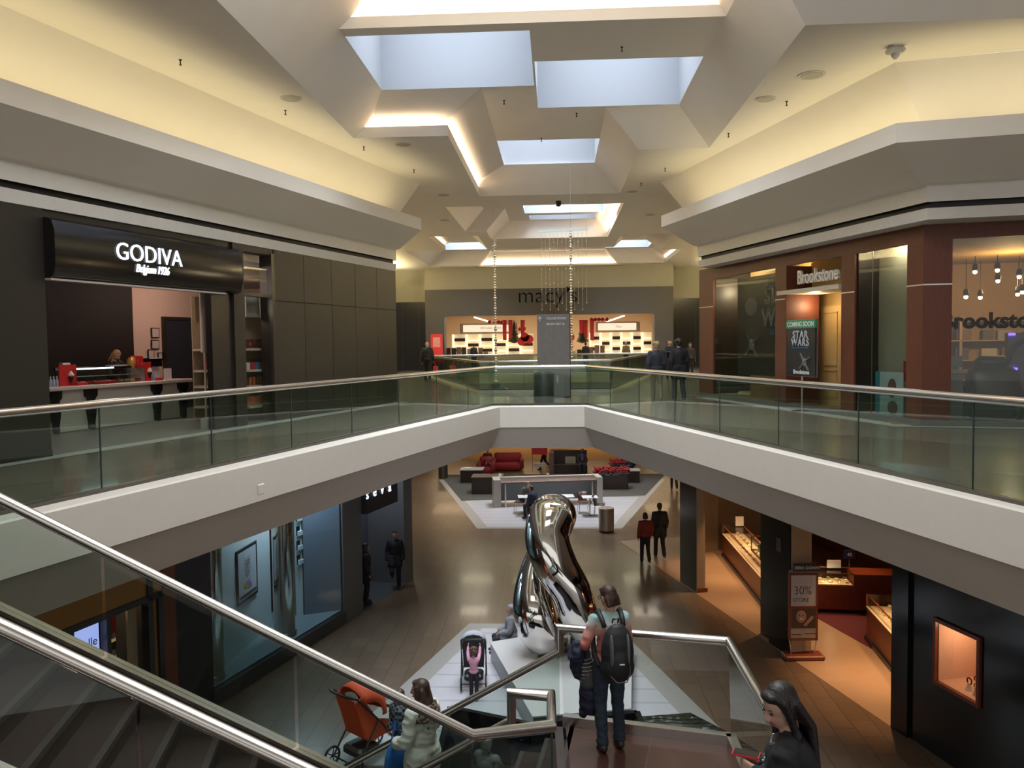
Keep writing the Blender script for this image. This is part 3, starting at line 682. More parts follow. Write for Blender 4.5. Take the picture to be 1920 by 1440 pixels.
def outline(par, name, s_, size, m, x, y, z, th=.012, **k):
    cu = bpy.data.curves.new('lettering', 'FONT'); cu.body = s_; cu.size = size; cu.fill_mode = 'NONE'; cu.bevel_depth = th; cu.bevel_resolution = 0; cu.align_x = 'CENTER'; cu.resolution_u = 3; cu.space_character = k.get('spacing', 1)
    o = bpy.data.objects.new('lettering', cu); COL.objects.link(o); me = bpy.data.meshes.new_from_object(o.evaluated_get(bpy.context.evaluated_depsgraph_get()))
    bpy.data.objects.remove(o); me.materials.clear(); me.materials.append(m); ob = bpy.data.objects.new(name, me); COL.objects.link(ob); ob.parent = par
    ob.rotation_euler = (math.pi / 2, 0, 0); ob.location = (x, y, z); return ob
outline(t, 'letters', 'STAR', .66, OUTL, .95, -.01, 1.95); outline(t, 'letters', 'WARS', .66, OUTL, .95, -.01, 1.35)
def ptext(par, name, s_, size, m, x, y, z, rz=0.0, **k):
    me = text_mesh(s_, size, .006, **k); me.materials.append(m); ob = bpy.data.objects.new(name, me); COL.objects.link(ob); ob.parent = par
    ob.rotation_euler = (math.pi / 2, 0, rz); ob.location = (x, y, z); return ob
ptext(t, 'letters', "THEY'RE", .3, mat('dim poster lettering', (.03, .06, .08), .5), .85, -.01, 2.42); ptext(t, 'letters', 'BATTLING', .2, BLUE, .95, -.01, 1.1)
def craft(par, x, y, z, s_):       # plain generic grey shapes in place of the film picture
    b = MB(); b.ball((x, y, z), .12 * s_, 10, (1, .15, 1)); 
    for a in (.5, 2.2, 3.9, 5.4): b.beam((x, y, z), (x + math.cos(a) * .34 * s_, y, z + math.sin(a) * .3 * s_), .05 * s_, .02)
    b.build('grey_shape', GREYC, par)
craft(t, -.5, -.02, .85, 1.4); MB().ball((-.55, -.01, 1.9), .33, 12, (1.1, .05, .8)).build('grey_disc', GREYC, t)
t = UR.thing('sign_stand', 'poster stand with green coming soon strip before the wood column', 'sign stand', 4.97, -.35, 5.2)
P_('panel', POST, t, -.6, .6, -.02, .02, .82, 2.1); P_('top_strip', mat('green strip', (.03, .25, .12), .5), t, -.61, .61, -.025, .025, 1.93, 2.12)
P_('frame', mat('silver poster frame', (.25, .26, .26), .3, .6), t, -.63, .63, .02, .03, .8, 2.13)
MB().cyl((0, .03, 0), (0, .03, .85), .025, 10).build('pole', STEEL, t); MB().lathe((0, .03, 0), [(.24, 0), (.24, .012), (.03, .03)], 20).build('base', STEEL, t, smooth=True)
WL = mat('white print', (.7, .72, .7), .5)
ptext(t, 'letters', 'COMING SOON', .155, WL, 0, -.03, 1.97, offset=.003); outline(t, 'letters', 'STAR', .24, OUTL, 0, -.03, 1.70, .007, spacing=1.2); outline(t, 'letters', 'WARS', .24, OUTL, 0, -.03, 1.52, .007, spacing=1.2)
ptext(t, 'letters', 'BATTLE FOR TOMORROW', .055, BLUE, 0, -.03, 1.46); ptext(t, 'letters', 'Brookstone', .14, WL, .05, -.03, .87, offset=.003); craft(t, .18, -.03, 1.15, .8)
# recessed doorway with lit shop name
DBEI = mat('beige door', (.50, .33, .13), .5, noise=.04); DPAN = mat('beige door panel', (.56, .38, .16), .5)
solid(UR, 'wall_right_doorway', DBEI, [(1.9, 4.9, 1.3, 1.4, 5.2, 8.9)])
b = MB()
for x0, x1 in ((2.15, 4.15),): b.box((x0 + (x1 - x0) / 2, 1.27, 6.45), (x1 - x0, .06, 2.5))
struct(UR.put(b.build('door_2', DPAN)))
b = MB()
for z0, z1 in ((5.4, 6.1), (6.2, 7.55)):
    for (a0, a1, c0, c1) in ((2.3, 4.0, z0, z0 + .03), (2.3, 4.0, z1 - .03, z1), (2.3, 2.33, z0, z1), (3.97, 4.0, z0, z1)): b.box(((a0 + a1) / 2, 1.23, (c0 + c1) / 2), (a1 - a0, .02, c1 - c0))
struct(UR.put(b.build('trim_14', DBEI)))
solid(UR, 'trim_15', mat('cream canopy', (.62, .56, .45), .5), [(3.3, 5.9, -.02, .9, 7.98, 8.08)])
solid(UR, 'floor_right_shop', mat('shop floor boards', (.20, .14, .08), .4), [(-1.2, 8.5, .06, 6, 5.2, 5.206)])
t = UR.thing('shop_sign', 'silver serif style shop name on glowing tan panel over the recessed doorway', 'sign', 4.4, .6, 8.1)
P_('backing', mat('lit tan panel', (.50, .34, .12), .5), t, -2.0, 1.2, .1, .16, 0, .7)
ftext(UR, t, 'letters', 'Brookstone', .46, mat('silver letters', (.75, .73, .68), .4, 0.0), 1533, 528, .10, out=-1, offset=.006, spacing=.95, sx=.80, depth=.06)
point('doorway_lamp', UR.w(3.6, .3, 8.55), 16, (1, .75, .4), .08); point('doorway_lamp', UR.w(4.0, .6, 7.7), 16, (1, .75, .42), .1)
# small poster in the third window
t = UR.thing('display_poster', 'pale blue poster with brown foot massager picture behind the narrow window', 'poster', 7.2, .3, 5.22)
P_('sheet', mat('pale blue poster', (.30, .42, .45), .5, noise=.1, nscale=4), t, -.42, .45, 0, .02, 0, .95); P_('side_band', mat('teal poster band', (.03, .20, .26), .5), t, -.42, -.28, -.006, 0, 0, .95)
b = MB(); b.ball((.12, -.01, .62), .17, 12, (.8, .06, 1.2)); b.ball((.14, -.01, .22), .16, 12, (1, .06, .9)); b.build('brown_picture', mat('brown print', (.09, .05, .05), .5), t)
t = UR.thing('notice_card', 'small dark red notice standing behind the pale blue poster', 'notice', 7.62, .4, 6.0); P_('card', REDD, t, -.1, .1, 0, .02, 0, .4); MB().cyl((0, .01, -.8), (0, .01, 0), .01, 6).build('post', STEEL, t)
# shop beyond the last window
TANW = mat('amber shop wall', (.38, .24, .10), .7)
solid(UR2, 'wall_right_shop_back', TANW, [(.0, 9, 6.5, 6.6, 5.2, 9.1)]); solid(UR2, 'ceiling_right_shop', mat('amber shop ceiling', (.38, .25, .12), .8), [(.05, 9, .1, 6.6, 8.75, 8.85)])
solid(UR2, 'floor_right_shop_b', MATS['shop floor boards'], [(-.5, 9, .07, 6.6, 5.2, 5.207)]); solid(UR2, 'wall_right_shop_side', TANW, [(-.1, -.02, 1.4, 6.6, 5.2, 9.1)])
point('shop_lamp', UR2.w(2.5, 3.5, 8.1), 110, (1, .66, .3), .2)
t = UR2.thing('shop_lettering', 'black shop name lettering on the glass of the rightmost window', 'sign', 2.3, .03, 7.0)
ftext(UR2, t, 'letters', 'Brookstone', .40, mat('black vinyl', (.012, .008, .006), .4), 1868, 614, .03, out=-1, offset=.014, sx=.98, depth=.006)
LAMPE = mat('halogen bulb', (1, 1, 1), .5, emit=(1, .80, .5), es=6, noise=0)
for k, (pxx, pyy, yy) in enumerate(((1828, 510, 2.0), (1870, 507, 2.0), (1871, 527, 3.0), (1911, 519, 2.4), (1811, 557, 2.6), (1838, 558, 3.2), (1908, 552, 3.4), (1917, 548, 3.0))):
    q = UR2.px(pxx, pyy, yy); t = UR2.thing('track_spotlight', 'small ceiling spotlight seen through the rightmost shop window', 'spotlight', q.x, yy, q.z, group='ceiling spotlights of the wood fronted shop')
    MB().ball((0, 0, 0), .045, 10).build('bulb', LAMPE, t); MB().lathe((0, 0, .03), [(.05, 0), (.06, .06), (.04, .14)], 10).build('housing', mat('lamp housing', (.06, .045, .03), .5), t); MB().cyl((0, 0, .17), (0, 0, 8.55 - q.z), .008, 6).build('stem', MATS['lamp housing'], t)
t = UR2.thing('goods_shelf', 'tall shelves with small goods at the back of the wood fronted shop', 'shelf', 2.6, 6.2, 5.2)
P_('back_panel', TANW, t, -2.2, 2.5, .2, .25, 0, 2.2)
for z_ in (.6, 1.1, 1.6, 2.1): P_('shelf', mat('shelf board', (.4, .3, .18), .5), t, -2.2, 2.5, -.2, .2, z_ - .03, z_)
for x_ in (-2.2, -.6, 1.0, 2.5): P_('upright', MATS['shelf board'], t, x_ - .03, x_ + .03, -.2, .2, 0, 2.2)
random.seed(3)
for k in range(26):
    z_ = 5.2 + (.6, 1.1, 1.6)[k % 3]
    cc = random.choice([(.5, .45, .4), (.1, .08, .07), (.2, .1, .06), (.3, .3, .32)])
    tag(fr_box(UR2, 'boxed_gadget', mat('gadget %d' % (int(cc[0] * 10)), cc, .5), .5 + (k // 3) * .5 + random.random() * .2, 6.2, z_, .2 + random.random() * .15, .2, .15 + random.random() * .2), 'small boxed gadget on the back shelves of the wood fronted shop', 'box', 'boxed gadgets on the shelves')
BLKL = mat('black leather', (.012, .012, .014), .38, bump=.1, nscale=30)
t = UR2.thing('massage_chair', 'big black leather massage chair with its back to the rightmost window', 'massage chair', 1.42, .9, 5.2)
MB().box((0, 0, .55), (.92, .5, 1.1), bev=.14).build('backrest', BLKL, t, smooth='all'); MB().box((0, 0, 1.18), (.62, .3, .24), bev=.09).build('headrest', BLKL, t, smooth='all')
for sx in (-1, 1): MB().box((sx * .5, .45, .36), (.2, 1.0, .66), bev=.08).build('armrest', BLKL, t, smooth='all')
MB().box((0, .6, .28), (.75, .9, .4), bev=.08).build('seat', BLKL, t, smooth='all')
t = UR2.thing('round_display', 'dark round headed display with glowing violet lights beside the massage chair', 'display', 2.45, 2.3, 5.2)
P_('body', mat('violet grey panel', (.12, .09, .13), .5), t, -.42, .42, -.1, .1, 0, 1.75); MB().tube([(.4 * math.cos(a * .262), -.12, 1.15 + .45 * math.sin(a * .262)) for a in range(13)], .05, 8).build('arch', mat('dark brown arch', (.03, .015, .012), .5), t)
for (x_, z_) in ((-.35, 1.72), (.3, 1.74), (-.3, 1.0), (.12, .78)): MB().box((x_, -.13, z_), (.14, .03, .05), bev=.015).build('violet_light', mat('violet lamp', (.1, .05, .8), .5, emit=(.12, .06, 1.0), es=3.5, noise=0), t)
t = UR2.thing('gadget_stand', 'grey gadget stand with small screen behind the wood column', 'stand', .74, .7, 5.2)
P_('post', mat('grey stand', (.12, .12, .12), .5), t, -.12, .1, -.1, .1, 0, .95); MB().box((.0, 0, 1.0), (.36, .3, .08), bev=.02).build('tray', mat('pale grey tray', (.3, .3, .3), .4), t); P_('screen', mat('dim screen', (.05, .07, .06), .2), t, -.1, .12, .05, .08, 1.08, 1.3)

# ================================================================ middle of the upper level
t = thing('waste_bin', 'dark green grey cylindrical waste bin before the grey directory on the upper floor', 'bin', (-.36, 23.05, 5.2))
MB().lathe((0, 0, 0), [(.26, 0), (.285, .02), (.285, .83), (.27, .86), (.2, .86), (.19, .80)], 32).build('bin_body', mat('dark grey green metal', (.05, .058, .052), .35, .4), t, smooth=True)
t = thing('directory_kiosk', 'tall grey directory slab with white lettering and an arrow, behind the waste bin', 'directory', (-.08, 25.3, 5.2), 0)
P_('panel', tilemat('grey panel slats', (.21, .195, .19), (.2, .19, .185), (.15, .14, .135), 5, .21, .006, rough=.5, offset=0), t, -.5, .5, -.17, .17, .03, 2.53)
P_('plinth', DBRZ, t, -.5, .5, -.18, .18, 0, .03)
P_('side_edge', mat('dark red edge', (.06, .02, .02), .5), t, .485, .51, -.18, .18, 0, 2.55)
ptext(t, 'letters', 'COLOR STONE', .085, WL, .08, -.175, 2.37, offset=.002); ptext(t, 'letters', 'BROW ART 23', .085, WL, .06, -.175, 2.2, offset=.002)
MB().add([(-.42, -.175, 2.32), (-.40, -.175, 2.32), (-.40, -.175, 2.42), (-.36, -.175, 2.38), (-.36, -.175, 2.41), (-.41, -.175, 2.47), (-.46, -.175, 2.41), (-.46, -.175, 2.38), (-.42, -.175, 2.42)], [tuple(range(9))]).build('arrow', WL, t)
P_('switch_plate', mat('white plate', (.5, .5, .48), .5), t, .08, .13, -.176, -.17, .45, .68)
# hanging bead mobiles
SILV = mat('silver bead', (.78, .74, .66), .12, 1.0, noise=0)
def beads(name, label, x, y, ztop, zbot, zc, r, step, group):
    t = thing(name, label, 'bead strand', (x, y, zbot), 0, group)
    MB().cyl((0, 0, 0), (0, 0, zc - zbot), .004, 4).build('wire', mat('fine wire', (.5, .5, .5), .4, .8), t)
    b = MB(); z = 0.0; k = 0
    while z < ztop - zbot:
        b.ball((0, 0, z), r * (1.0 if k % 4 else 1.6), 6); z += step; k += 1
    o = b.build('beads', SILV, t, smooth='all'); o['kind'] = 'stuff'; return t
beads('bead_strand', 'thick silver bead strand hanging left of the grey directory', -1.98, 27.0, 10.25, 5.62, 11.6, .036, .085, None)
beads('bead_strand', 'thick silver bead strand hanging right of the grey directory', .47, 25.7, 10.35, 6.4, 12.4, .036, .085, None)
tt = thing('glass_ball', 'clear glass ball at the foot of the left bead strand', 'ball', (-1.98, 27.0, 5.36)); MB().ball((0, 0, .13), .13, 16).build('ball', glassmat('ball glass', (.7, .8, .78)), tt, smooth='all')
xa, xb = PV(1011, 434, 26.2), PV(1103, 430, 26.2)
t = thing('mobile_bar', 'pale glass bar from which the row of thin bead strings hangs', 'bar', (xa + xb) / 2)
d = (xb - xa) / 2; MB().beam(-d, d, .03, .06).build('bar', mat('pale glass bar', (.55, .68, .66), .2), t); MB().cyl(d * .9, (d.x * .9, 0, 12.36 - (xa.z + xb.z) / 2), .004, 4).build('wire', MATS['fine wire'], t)
for k in range(12):
    f_ = (k + .5) / 12; p = xa.lerp(xb, f_)
    zb_ = 8.1 if k % 2 else 7.9
    beads('thin_bead_string', 'thin string of tiny beads hanging from the pale glass bar before the department store sign', p.x, p.y, p.z - .2, zb_, p.z - .02, .011, .16, 'thin bead strings of the mobile')
# ceiling fittings
WPL = mat('white plastic', (.62, .60, .55), .5)
def fitting(px, py, label, r=.17, z=Z0):
    q = PZ(px, py, z); t = thing('downlight', label, 'ceiling light', (q.x, q.y, z - .02), 0, 'round ceiling fittings')
    MB().lathe((0, 0, -.0), [(r, 0), (r, .02)], 24).build('rim', WPL, t); MB().lathe((0, 0, -.006), [(r * .8, 0), (r * .8, .01)], 24).build('lens', mat('dull lens', (.40, .36, .26), .4), t)
for k, (x_, y_, lab) in enumerate(((545, 184, 'left of the big skylight'), (756, 270, 'nearest the tip of the left coffer'), (832, 365, 'on the left before the far coffer'), (834, 412, 'far left beside the cove end'), (1522, 140, 'largest, on the right of the big skylight'), (1436, 185, 'on the right below the largest one'), (1185, 358, 'right of the third skylight'), (1219, 402, 'far right beside the cove end'))):
    fitting(x_, y_, 'round ceiling fitting ' + lab, .24 if k == 4 else .2)
for k, (x_, y_) in enumerate(((338, 112), (535, 207), (682, 275), (776, 318), (1166, 88), (1081, 212), (945, 188), (1475, 190), (1366, 250), (1247, 315), (1202, 343), (1015, 259))):
    zz = Z1 if 900 < x_ < 1200 and y_ < 262 else Z0
    q = PZ(x_, y_, zz); t = thing('sprinkler', 'small dark sprinkler head on the ceiling', 'sprinkler', (q.x, q.y, zz - .09), 0, 'sprinkler heads'); MB().lathe((0, 0, 0), [(.025, 0), (.012, .02), (.01, .07), (.03, .09)], 8).build('head', BLK, t)
q = PZ(1047, 377, Z0); t = thing('dome_camera', 'small black dome camera on the ceiling strip between the coffers', 'camera', (q.x, q.y, Z0 - .16)); MB().ball((0, 0, .07), .1, 12).build('dome', BLK, t); MB().cyl((0, 0, .1), (0, 0, .16), .09, 12).build('mount', BLK, t)
q = PZ(1679, 88, Z0); t = thing('alarm_siren', 'white box shaped alarm on the ceiling at far right', 'alarm', (q.x, q.y, Z0 - .2)); MB().box((0, 0, .14), (.28, .2, .1), bev=.03).build('body', WPL, t); MB().lathe((0, 0, .0), [(.02, 0), (.06, .04), (.07, .1)], 12).build('horn', WPL, t); MB().cyl((0, 0, .18), (0, 0, .2), .1, 12).build('mount', WPL, t)
# department store name and its lit shop floor
t = thing('store_sign', 'dark thin lettering with star on the grey band of the department store', 'sign', (PV(1030, 560, VB).x, VB - .12, 9.25))
DKL = mat('dark green black letters', (.004, .006, .005), .7, noise=0, spec=.1)
ptext(t, 'letters', "macy's", 1.36, DKL, -.1, -.01, .12, spacing=1.04, sx=1.0, offset=-.012)
b = MB(); q = PV(1067, 543, VB) - Vector(t.location); pts = []
for i in range(10):
    a = math.pi / 2 + i * math.pi / 5; r = .22 if i % 2 == 0 else .09; pts.append((q.x + r * math.cos(a), -.02, q.z + r * math.sin(a)))
b.poly(pts); b.build('star', DKL, t)
BW = mat('warm store wall', (.62, .52, .40), .7); BWF = mat('cream store floor', (.5, .43, .33), .2)
VS = VB + .9
b = MB(); b.prism([(uL, VS + 9), (uR, VS + 9), (uR, VS + 9.1), (uL, VS + 9.1)], 5.2, 9.2); b.prism([(uL - .1, VS), (uL, VS), (uL, VS + 9), (uL - .1, VS + 9)], 5.2, 9.2); b.prism([(uR, VS), (uR + .1, VS), (uR + .1, VS + 9), (uR, VS + 9)], 5.2, 9.2)
struct(b.build('wall_store', BW)); struct(MB().box(((uL + uR) / 2, VS + 4.5, 9.2), (uR - uL, 9, .1)).build('ceiling_store', mat('store ceiling', (.55, .42, .3), .8))); struct(MB().box(((uL + uR) / 2, VS + 4.3, 5.205), (uR - uL, 9, .01)).build('floor_store', BWF))
for x_ in (-5.5, -2, 2, 5.5): area('store_light', (x_, VS + 3.2, 9.1), 2.2, 2.2, 130, (1.0, .78, .54))
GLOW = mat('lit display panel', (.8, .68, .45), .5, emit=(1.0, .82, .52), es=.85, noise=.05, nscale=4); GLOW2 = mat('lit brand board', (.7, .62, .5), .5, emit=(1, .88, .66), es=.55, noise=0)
def beauty_counter(px0, px1, label, board):
    a, b_ = PV(px0, 640, VS + 2.0), PV(px1, 640, VS + 2.0); w_ = (b_.x - a.x) / 2
    t = thing('cosmetics_display', label, 'display', ((a.x + b_.x) / 2, VS + 2.0, 5.2)); tx = t.location.x
    P_('base_cabinet', mat('pale cabinet', (.55, .45, .33), .4), t, -w_, w_, -.2, .5, 0, .9)
    P_('header', mat('pale header', (.5, .43, .33), .5), t, -w_ * .8, w_ * .62, -.1, .2, 2.35, 3.0)
    P_('name_board', GLOW2, t, -w_ * .72, w_ * .5, -.14, -.1, 2.45, 2.9); ptext(t, 'letters', board, .2, mat('grey print', (.25, .22, .18), .5), -.1, -.16, 2.62)
    n = 6
    for i in range(n):
        x0 = -w_ + 2 * w_ * i / n; x1 = x0 + 2 * w_ / n
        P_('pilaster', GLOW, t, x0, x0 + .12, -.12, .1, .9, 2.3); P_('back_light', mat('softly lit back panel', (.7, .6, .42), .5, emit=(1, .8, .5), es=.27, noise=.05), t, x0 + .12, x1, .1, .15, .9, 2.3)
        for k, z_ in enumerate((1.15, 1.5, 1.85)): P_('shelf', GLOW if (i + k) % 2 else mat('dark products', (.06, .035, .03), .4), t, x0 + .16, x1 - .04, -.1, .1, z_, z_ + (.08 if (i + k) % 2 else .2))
    return t
beauty_counter(848, 1000, 'left brightly lit cosmetics wall inside the department store', 'MICHAEL KORS')
beauty_counter(1105, 1222, 'right brightly lit cosmetics wall inside the department store', 'Dior')
random.seed(11)
for i, (pxx, pyy) in enumerate([(918, 604), (928, 604), (935, 604), (941, 605), (1109, 599), (1116, 599), (1123, 599), (1130, 599), (1138, 599), (975, 617), (983, 616)]):
    q = PV(pxx, pyy, VS + .8); o = MB().ball((0, 0, 0), .13, 12).build('red_bauble', RED, smooth='all', origin=(0, 0, 0)); o.location = q; tag(o, 'red ball hanging inside the department store entrance', 'bauble', 'hanging red balls')
for i, (pxx, h_) in enumerate(((946, 1.3), (957, 1.2), (980, 1.1), (1098, 1.1), (1110, 1.3), (1090, .9))):
    q = PV(pxx, 600, VS + 1.0); o = MB().add([(-.14, 0, 0), (.14, 0, 0), (.1, 0, -h_), (.16, 0, -h_ - .02), (-.12, 0, -h_)], [(0, 1, 2, 3, 4)]).box((0, 0, -h_ / 2), (.24, .06, h_), bev=.02).build('red_drape', RED, origin=(0, 0, 0)); o.location = q; tag(o, 'long red cloth hanging inside the department store entrance', 'drape', 'hanging red cloths')
for i, (pxx, lab) in enumerate(((964, 'left'), (1092, 'right'))):
    q = PV(pxx, 620, VS + 1.2); t = thing('hanging_tree', 'dark hanging christmas tree among the ' + lab + ' red decorations', 'christmas tree', q); MB().lathe((0, 0, -.8), [(.05, 0), (.4, .1), (.2, .5), (.28, .55), (.12, .9), (.16, .95), (.01, 1.5)], 12).build('tree', mat('dark tree', (.03, .03, .015), .6, bump=.5), t)
for i, (pxx, pyy) in enumerate(((984, 632), (992, 636), (1069, 632), (1064, 640), (978, 640))):
    q = PV(pxx, pyy, VS + .6); o = MB().tube([(0, -.02, 0), (0, .02, 0)], .28, 20).build('red_disc', RED, origin=(0, 0, 0)); o.location = q; tag(o, 'red round sign with white middle near the store directory', 'disc', 'round red signs'); 
for (a_, b_, c_, d_) in ((890, 595, 920, 604), (1138, 603, 1170, 592)):
    q0, q1 = PV(a_, b_, VS + 3), PV(c_, d_, VS + 4.5); t = thing('light_trough', 'glowing ceiling light line inside the store, ' + ('left' if a_ < 1000 else 'right'), 'ceiling light', q0); MB().beam((0, 0, 0), q1 - q0, .12, .06).build('lamp', mat('store lamp', (1, 1, 1), .5, emit=(1, .9, .7), es=2.5, noise=0), t)
random.seed(5)
for i in range(14):
    pxx = 840 + i * 10 if i < 8 else 1075 + (i - 8) * 11
    q = PV(pxx, 655, VS + 1.2); cc = random.choice([(.05, .03, .03), (.3, .2, .15), (.1, .02, .02), (.5, .4, .3)])
    t = thing('display_table', 'small display of goods near the store entrance', 'display', (q.x, VS + 1.0 + random.random() * .6, 5.2), 0, 'small displays in the store entrance'); P_('plinth', mat('table plinth', (.4, .3, .2), .5), t, -.17, .17, -.2, .2, 0, .8); P_('goods', mat('goods %d' % int(cc[0] * 100), cc, .5), t, -.14, .14, -.15, .15, .8, 1.15 + random.random() * .35)
q = PV(819, 660, VB - .9); t = thing('poster_stand', 'red poster stand left of the department store entrance', 'poster stand', (q.x, VB - .9, 5.2)); P_('panel', RED, t, -.36, .36, -.02, .02, .5, 2.3); P_('pattern', mat('pale red print', (.6, .25, .2), .5, noise=.3, nscale=9), t, -.22, .22, -.03, -.02, 1.5, 2.1); P_('foot', BLK, t, -.3, .3, -.2, .2, 0, .03); MB().cyl((0, 0, 0), (0, 0, .6), .03, 8).build('pole', BLK, t)
# ================================================================ lower level, left side
GRYP = mat('grey shop pier', (.13, .135, .14), .5, noise=.05); BLUG = mat('blue grey panel', (.12, .145, .18), .45, noise=.06, nscale=2)
WPN = mat('white shop panel', (.46, .50, .50), .4); DKI = mat('dark interior', (.02, .02, .024), .6)
Hc = 4.2
solid(LL, 'wall_left_lower', GRYP, [(0, .55, -3, 0, 0, Hc), (3.02, 3.98, -2, 0, 0, Hc), (.4, .55, -14, -3, 0, Hc)])
solid(LL, 'wall_left_lower_recess', BLUG, [(.55, 3.02, -1.35, -1.15, 0, Hc)])
solid(LL, 'trim_20', DKI, [(1.72, 1.80, -1.15, -1.12, 0, Hc), (.55, 3.02, -1.15, -1.13, 0, .22)])
solid(LL, 'floor_recess', mat('grey recess floor', (.10, .11, .12), .3), [(.55, 3.02, -1.2, .02, 0, .006)])
t = LL.thing('shop_sign', 'dark hanging sign box with lit white letters over the lower left recess', 'sign', 2.12, .05, 2.52)
P_('sign_box', DKI, t, -.9, .9, -.2, .1, 0, .62)
for i, ch in enumerate('seva'):
    ftext(LL, t, 'letters', ch, .36, LETW, (689, 703, 717, 731)[i], (935.5, 930, 925.5, 921)[i], .17, offset=.002)
area('recess_fill', LL.w(1.8, -.6, 4.1), .5, .3, 22, (.8, .88, 1.0))  # added bluish fill, no visible source, lifts the dark recess and its people
# window zone
solid(LL, 'trim_21', mat('dark window base', (.045, .045, .047), .45), [(3.98, 8.95, -.05, .06, 0, .30)])
solid(LL, 'floor_window', mat('blue grey sill', (.13, .165, .18), .35), [(3.98, 8.95, -1.6, -.05, .2, .33)])
struct(LL.put(MB().box((6.45, -.04, 2.2), (4.95, .014, 3.8)).build('window_5', glassmat('blue tinted glass', (.78, .86, .88)))))
b = MB(); b.seg((4.0, -.08), (4.58, -.75), .08, .33, Hc); struct(LL.put(b.build('wall_left_window_end', BLUG)))
b = MB(); b.seg((4.60, -.78), (4.72, -.9), .08, .33, Hc); b.seg((5.45, -1.12), (7.95, -.55), .06, .33, Hc); struct(LL.put(b.build('wall_left_window_panel', WPN)))
solid(LL, 'wall_left_window_back', DKI, [(4.0, 9.0, -2.9, -2.8, 0, Hc), (8.9, 9.88, -2.9, -.0, 0, Hc)])
area('window_light', LL.w(5.0, -.45, 4.1), .6, .5, 75, (.7, .85, 1.0)); area('window_light', LL.w(6.8, -.5, 4.1), 1.2, .4, 60, (.8, .9, 1.0))
CHROME = mat('polished chrome', (.62, .60, .55), .10, 1.0, noise=.0)
for k, (tt_, lab) in enumerate(((6.0, 'tall chrome column behind the lower left window glass, right of the framed poster'), (8.5, 'tall chrome column behind the lower left window glass, left of the framed poster'))):
    t = LL.thing('chrome_column', lab, 'column', tt_, -.36, .33); MB().cyl((0, 0, .1), (0, 0, Hc - .34), .24, 28).build('shaft', CHROME, t, smooth=True); MB().cyl((0, 0, 0), (0, 0, .1), .27, 28).build('base_ring', CHROME, t, smooth=True)
# framed poster on the white panel
pa = Vector((7.95, -.55)); pb = Vector((5.45, -1.12)); dd = (pb - pa).normalized()
a_w, b_w = LL.w(pa.x, pa.y), LL.w(pb.x, pb.y)
def pan(px, py):
    q = LL.I @ PW(px, py, (a_w.x, a_w.y), (b_w.x, b_w.y)); return (Vector((q.x, q.y)) - pa).dot(dd), q.z
s0, zt_ = pan(438, 1035); s1, zb_ = pan(479, 1110); c0 = pa + dd * ((s0 + s1) / 2); hw = abs(s1 - s0) / 2
t = LL.thing('framed_poster', 'black framed poster of a grey face above coloured patches on a white panel', 'poster', c0.x - dd.y * .0, c0.y + .05, zb_, rz=math.atan2(dd.y, dd.x) + math.pi)
hh = zt_ - zb_
P_('frame', BLK, t, -hw, hw, -.015, .015, 0, hh); P_('mount', mat('pale poster mount', (.42, .42, .44), .5), t, -hw + .07, hw - .07, -.018, -.012, .07, hh - .07) if False else P_('mount', mat('pale poster mount', (.42, .42, .44), .5), t, -hw + .07, hw - .07, .015, .019, .07, hh - .07)
FG = mat('grey face print', (.33, .33, .33), .5, noise=.1); DG = mat('dark face print', (.05, .05, .055), .5)
b = MB(); b.ball((0, .02, hh * .64), .17, 20, (1, .04, 1.45)); b.build('face_print', FG, t)
b = MB()
for sx in (-1, 1): b.ball((sx * .07, .028, hh * .68), .035, 10, (1, .06, .5)); b.beam((sx * .03, .03, hh * .735), (sx * .11, .03, hh * .735), .004, .012)
b.ball((0, .028, hh * .53), .04, 10, (1, .06, .4)); b.beam((.0, .03, hh * .68), (.02, .03, hh * .6), .004, .01); b.build('features', DG, t)
for i, (cc, x_) in enumerate((((.30, .10, .30), -.1), ((.5, .3, .03), .02), ((.45, .38, .08), .1), ((.32, .2, .4), -.02))): P_('colour_patch', mat('patch %d' % i, cc, .5), t, x_ - .09, x_ + .09, .019, .021 + i * .001, hh * .2 + .03 * i, hh * .3 + .03 * i)
P_('caption', DG, t, -hw + .09, hw - .09, .019, .022, .1, .17)
for i, z_ in enumerate((1.6, 1.95, 2.3, 2.65)):
    t = LL.thing('leaflet_holder', 'small clear leaflet holder fixed to the white panel edge, ' + ('lowest', 'second lowest', 'second highest', 'highest')[i] + ' of four', 'holder', 4.68, -.78, z_, group=None); P_('back', BLK, t, -.1, .1, -.02, .0, 0, .22); P_('pocket', mat('clear plastic', (.55, .62, .65), .2), t, -.12, .08, .0, .05, .0, .1)
t = LL.thing('salon_chair', 'dark salon chair with wine red cape seen in the gap behind the window', 'chair', 5.25, -1.7, .34); MB().box((0, 0, .5), (.5, .5, .14), bev=.05).build('seat', BLK, t, smooth='all'); MB().box((0, -.2, .9), (.5, .14, .7), bev=.05).build('backrest', mat('wine red cape', (.12, .01, .05), .6), t, smooth='all'); MB().cyl((0, 0, 0), (0, 0, .45), .06, 12).build('pedestal', CHROME, t)
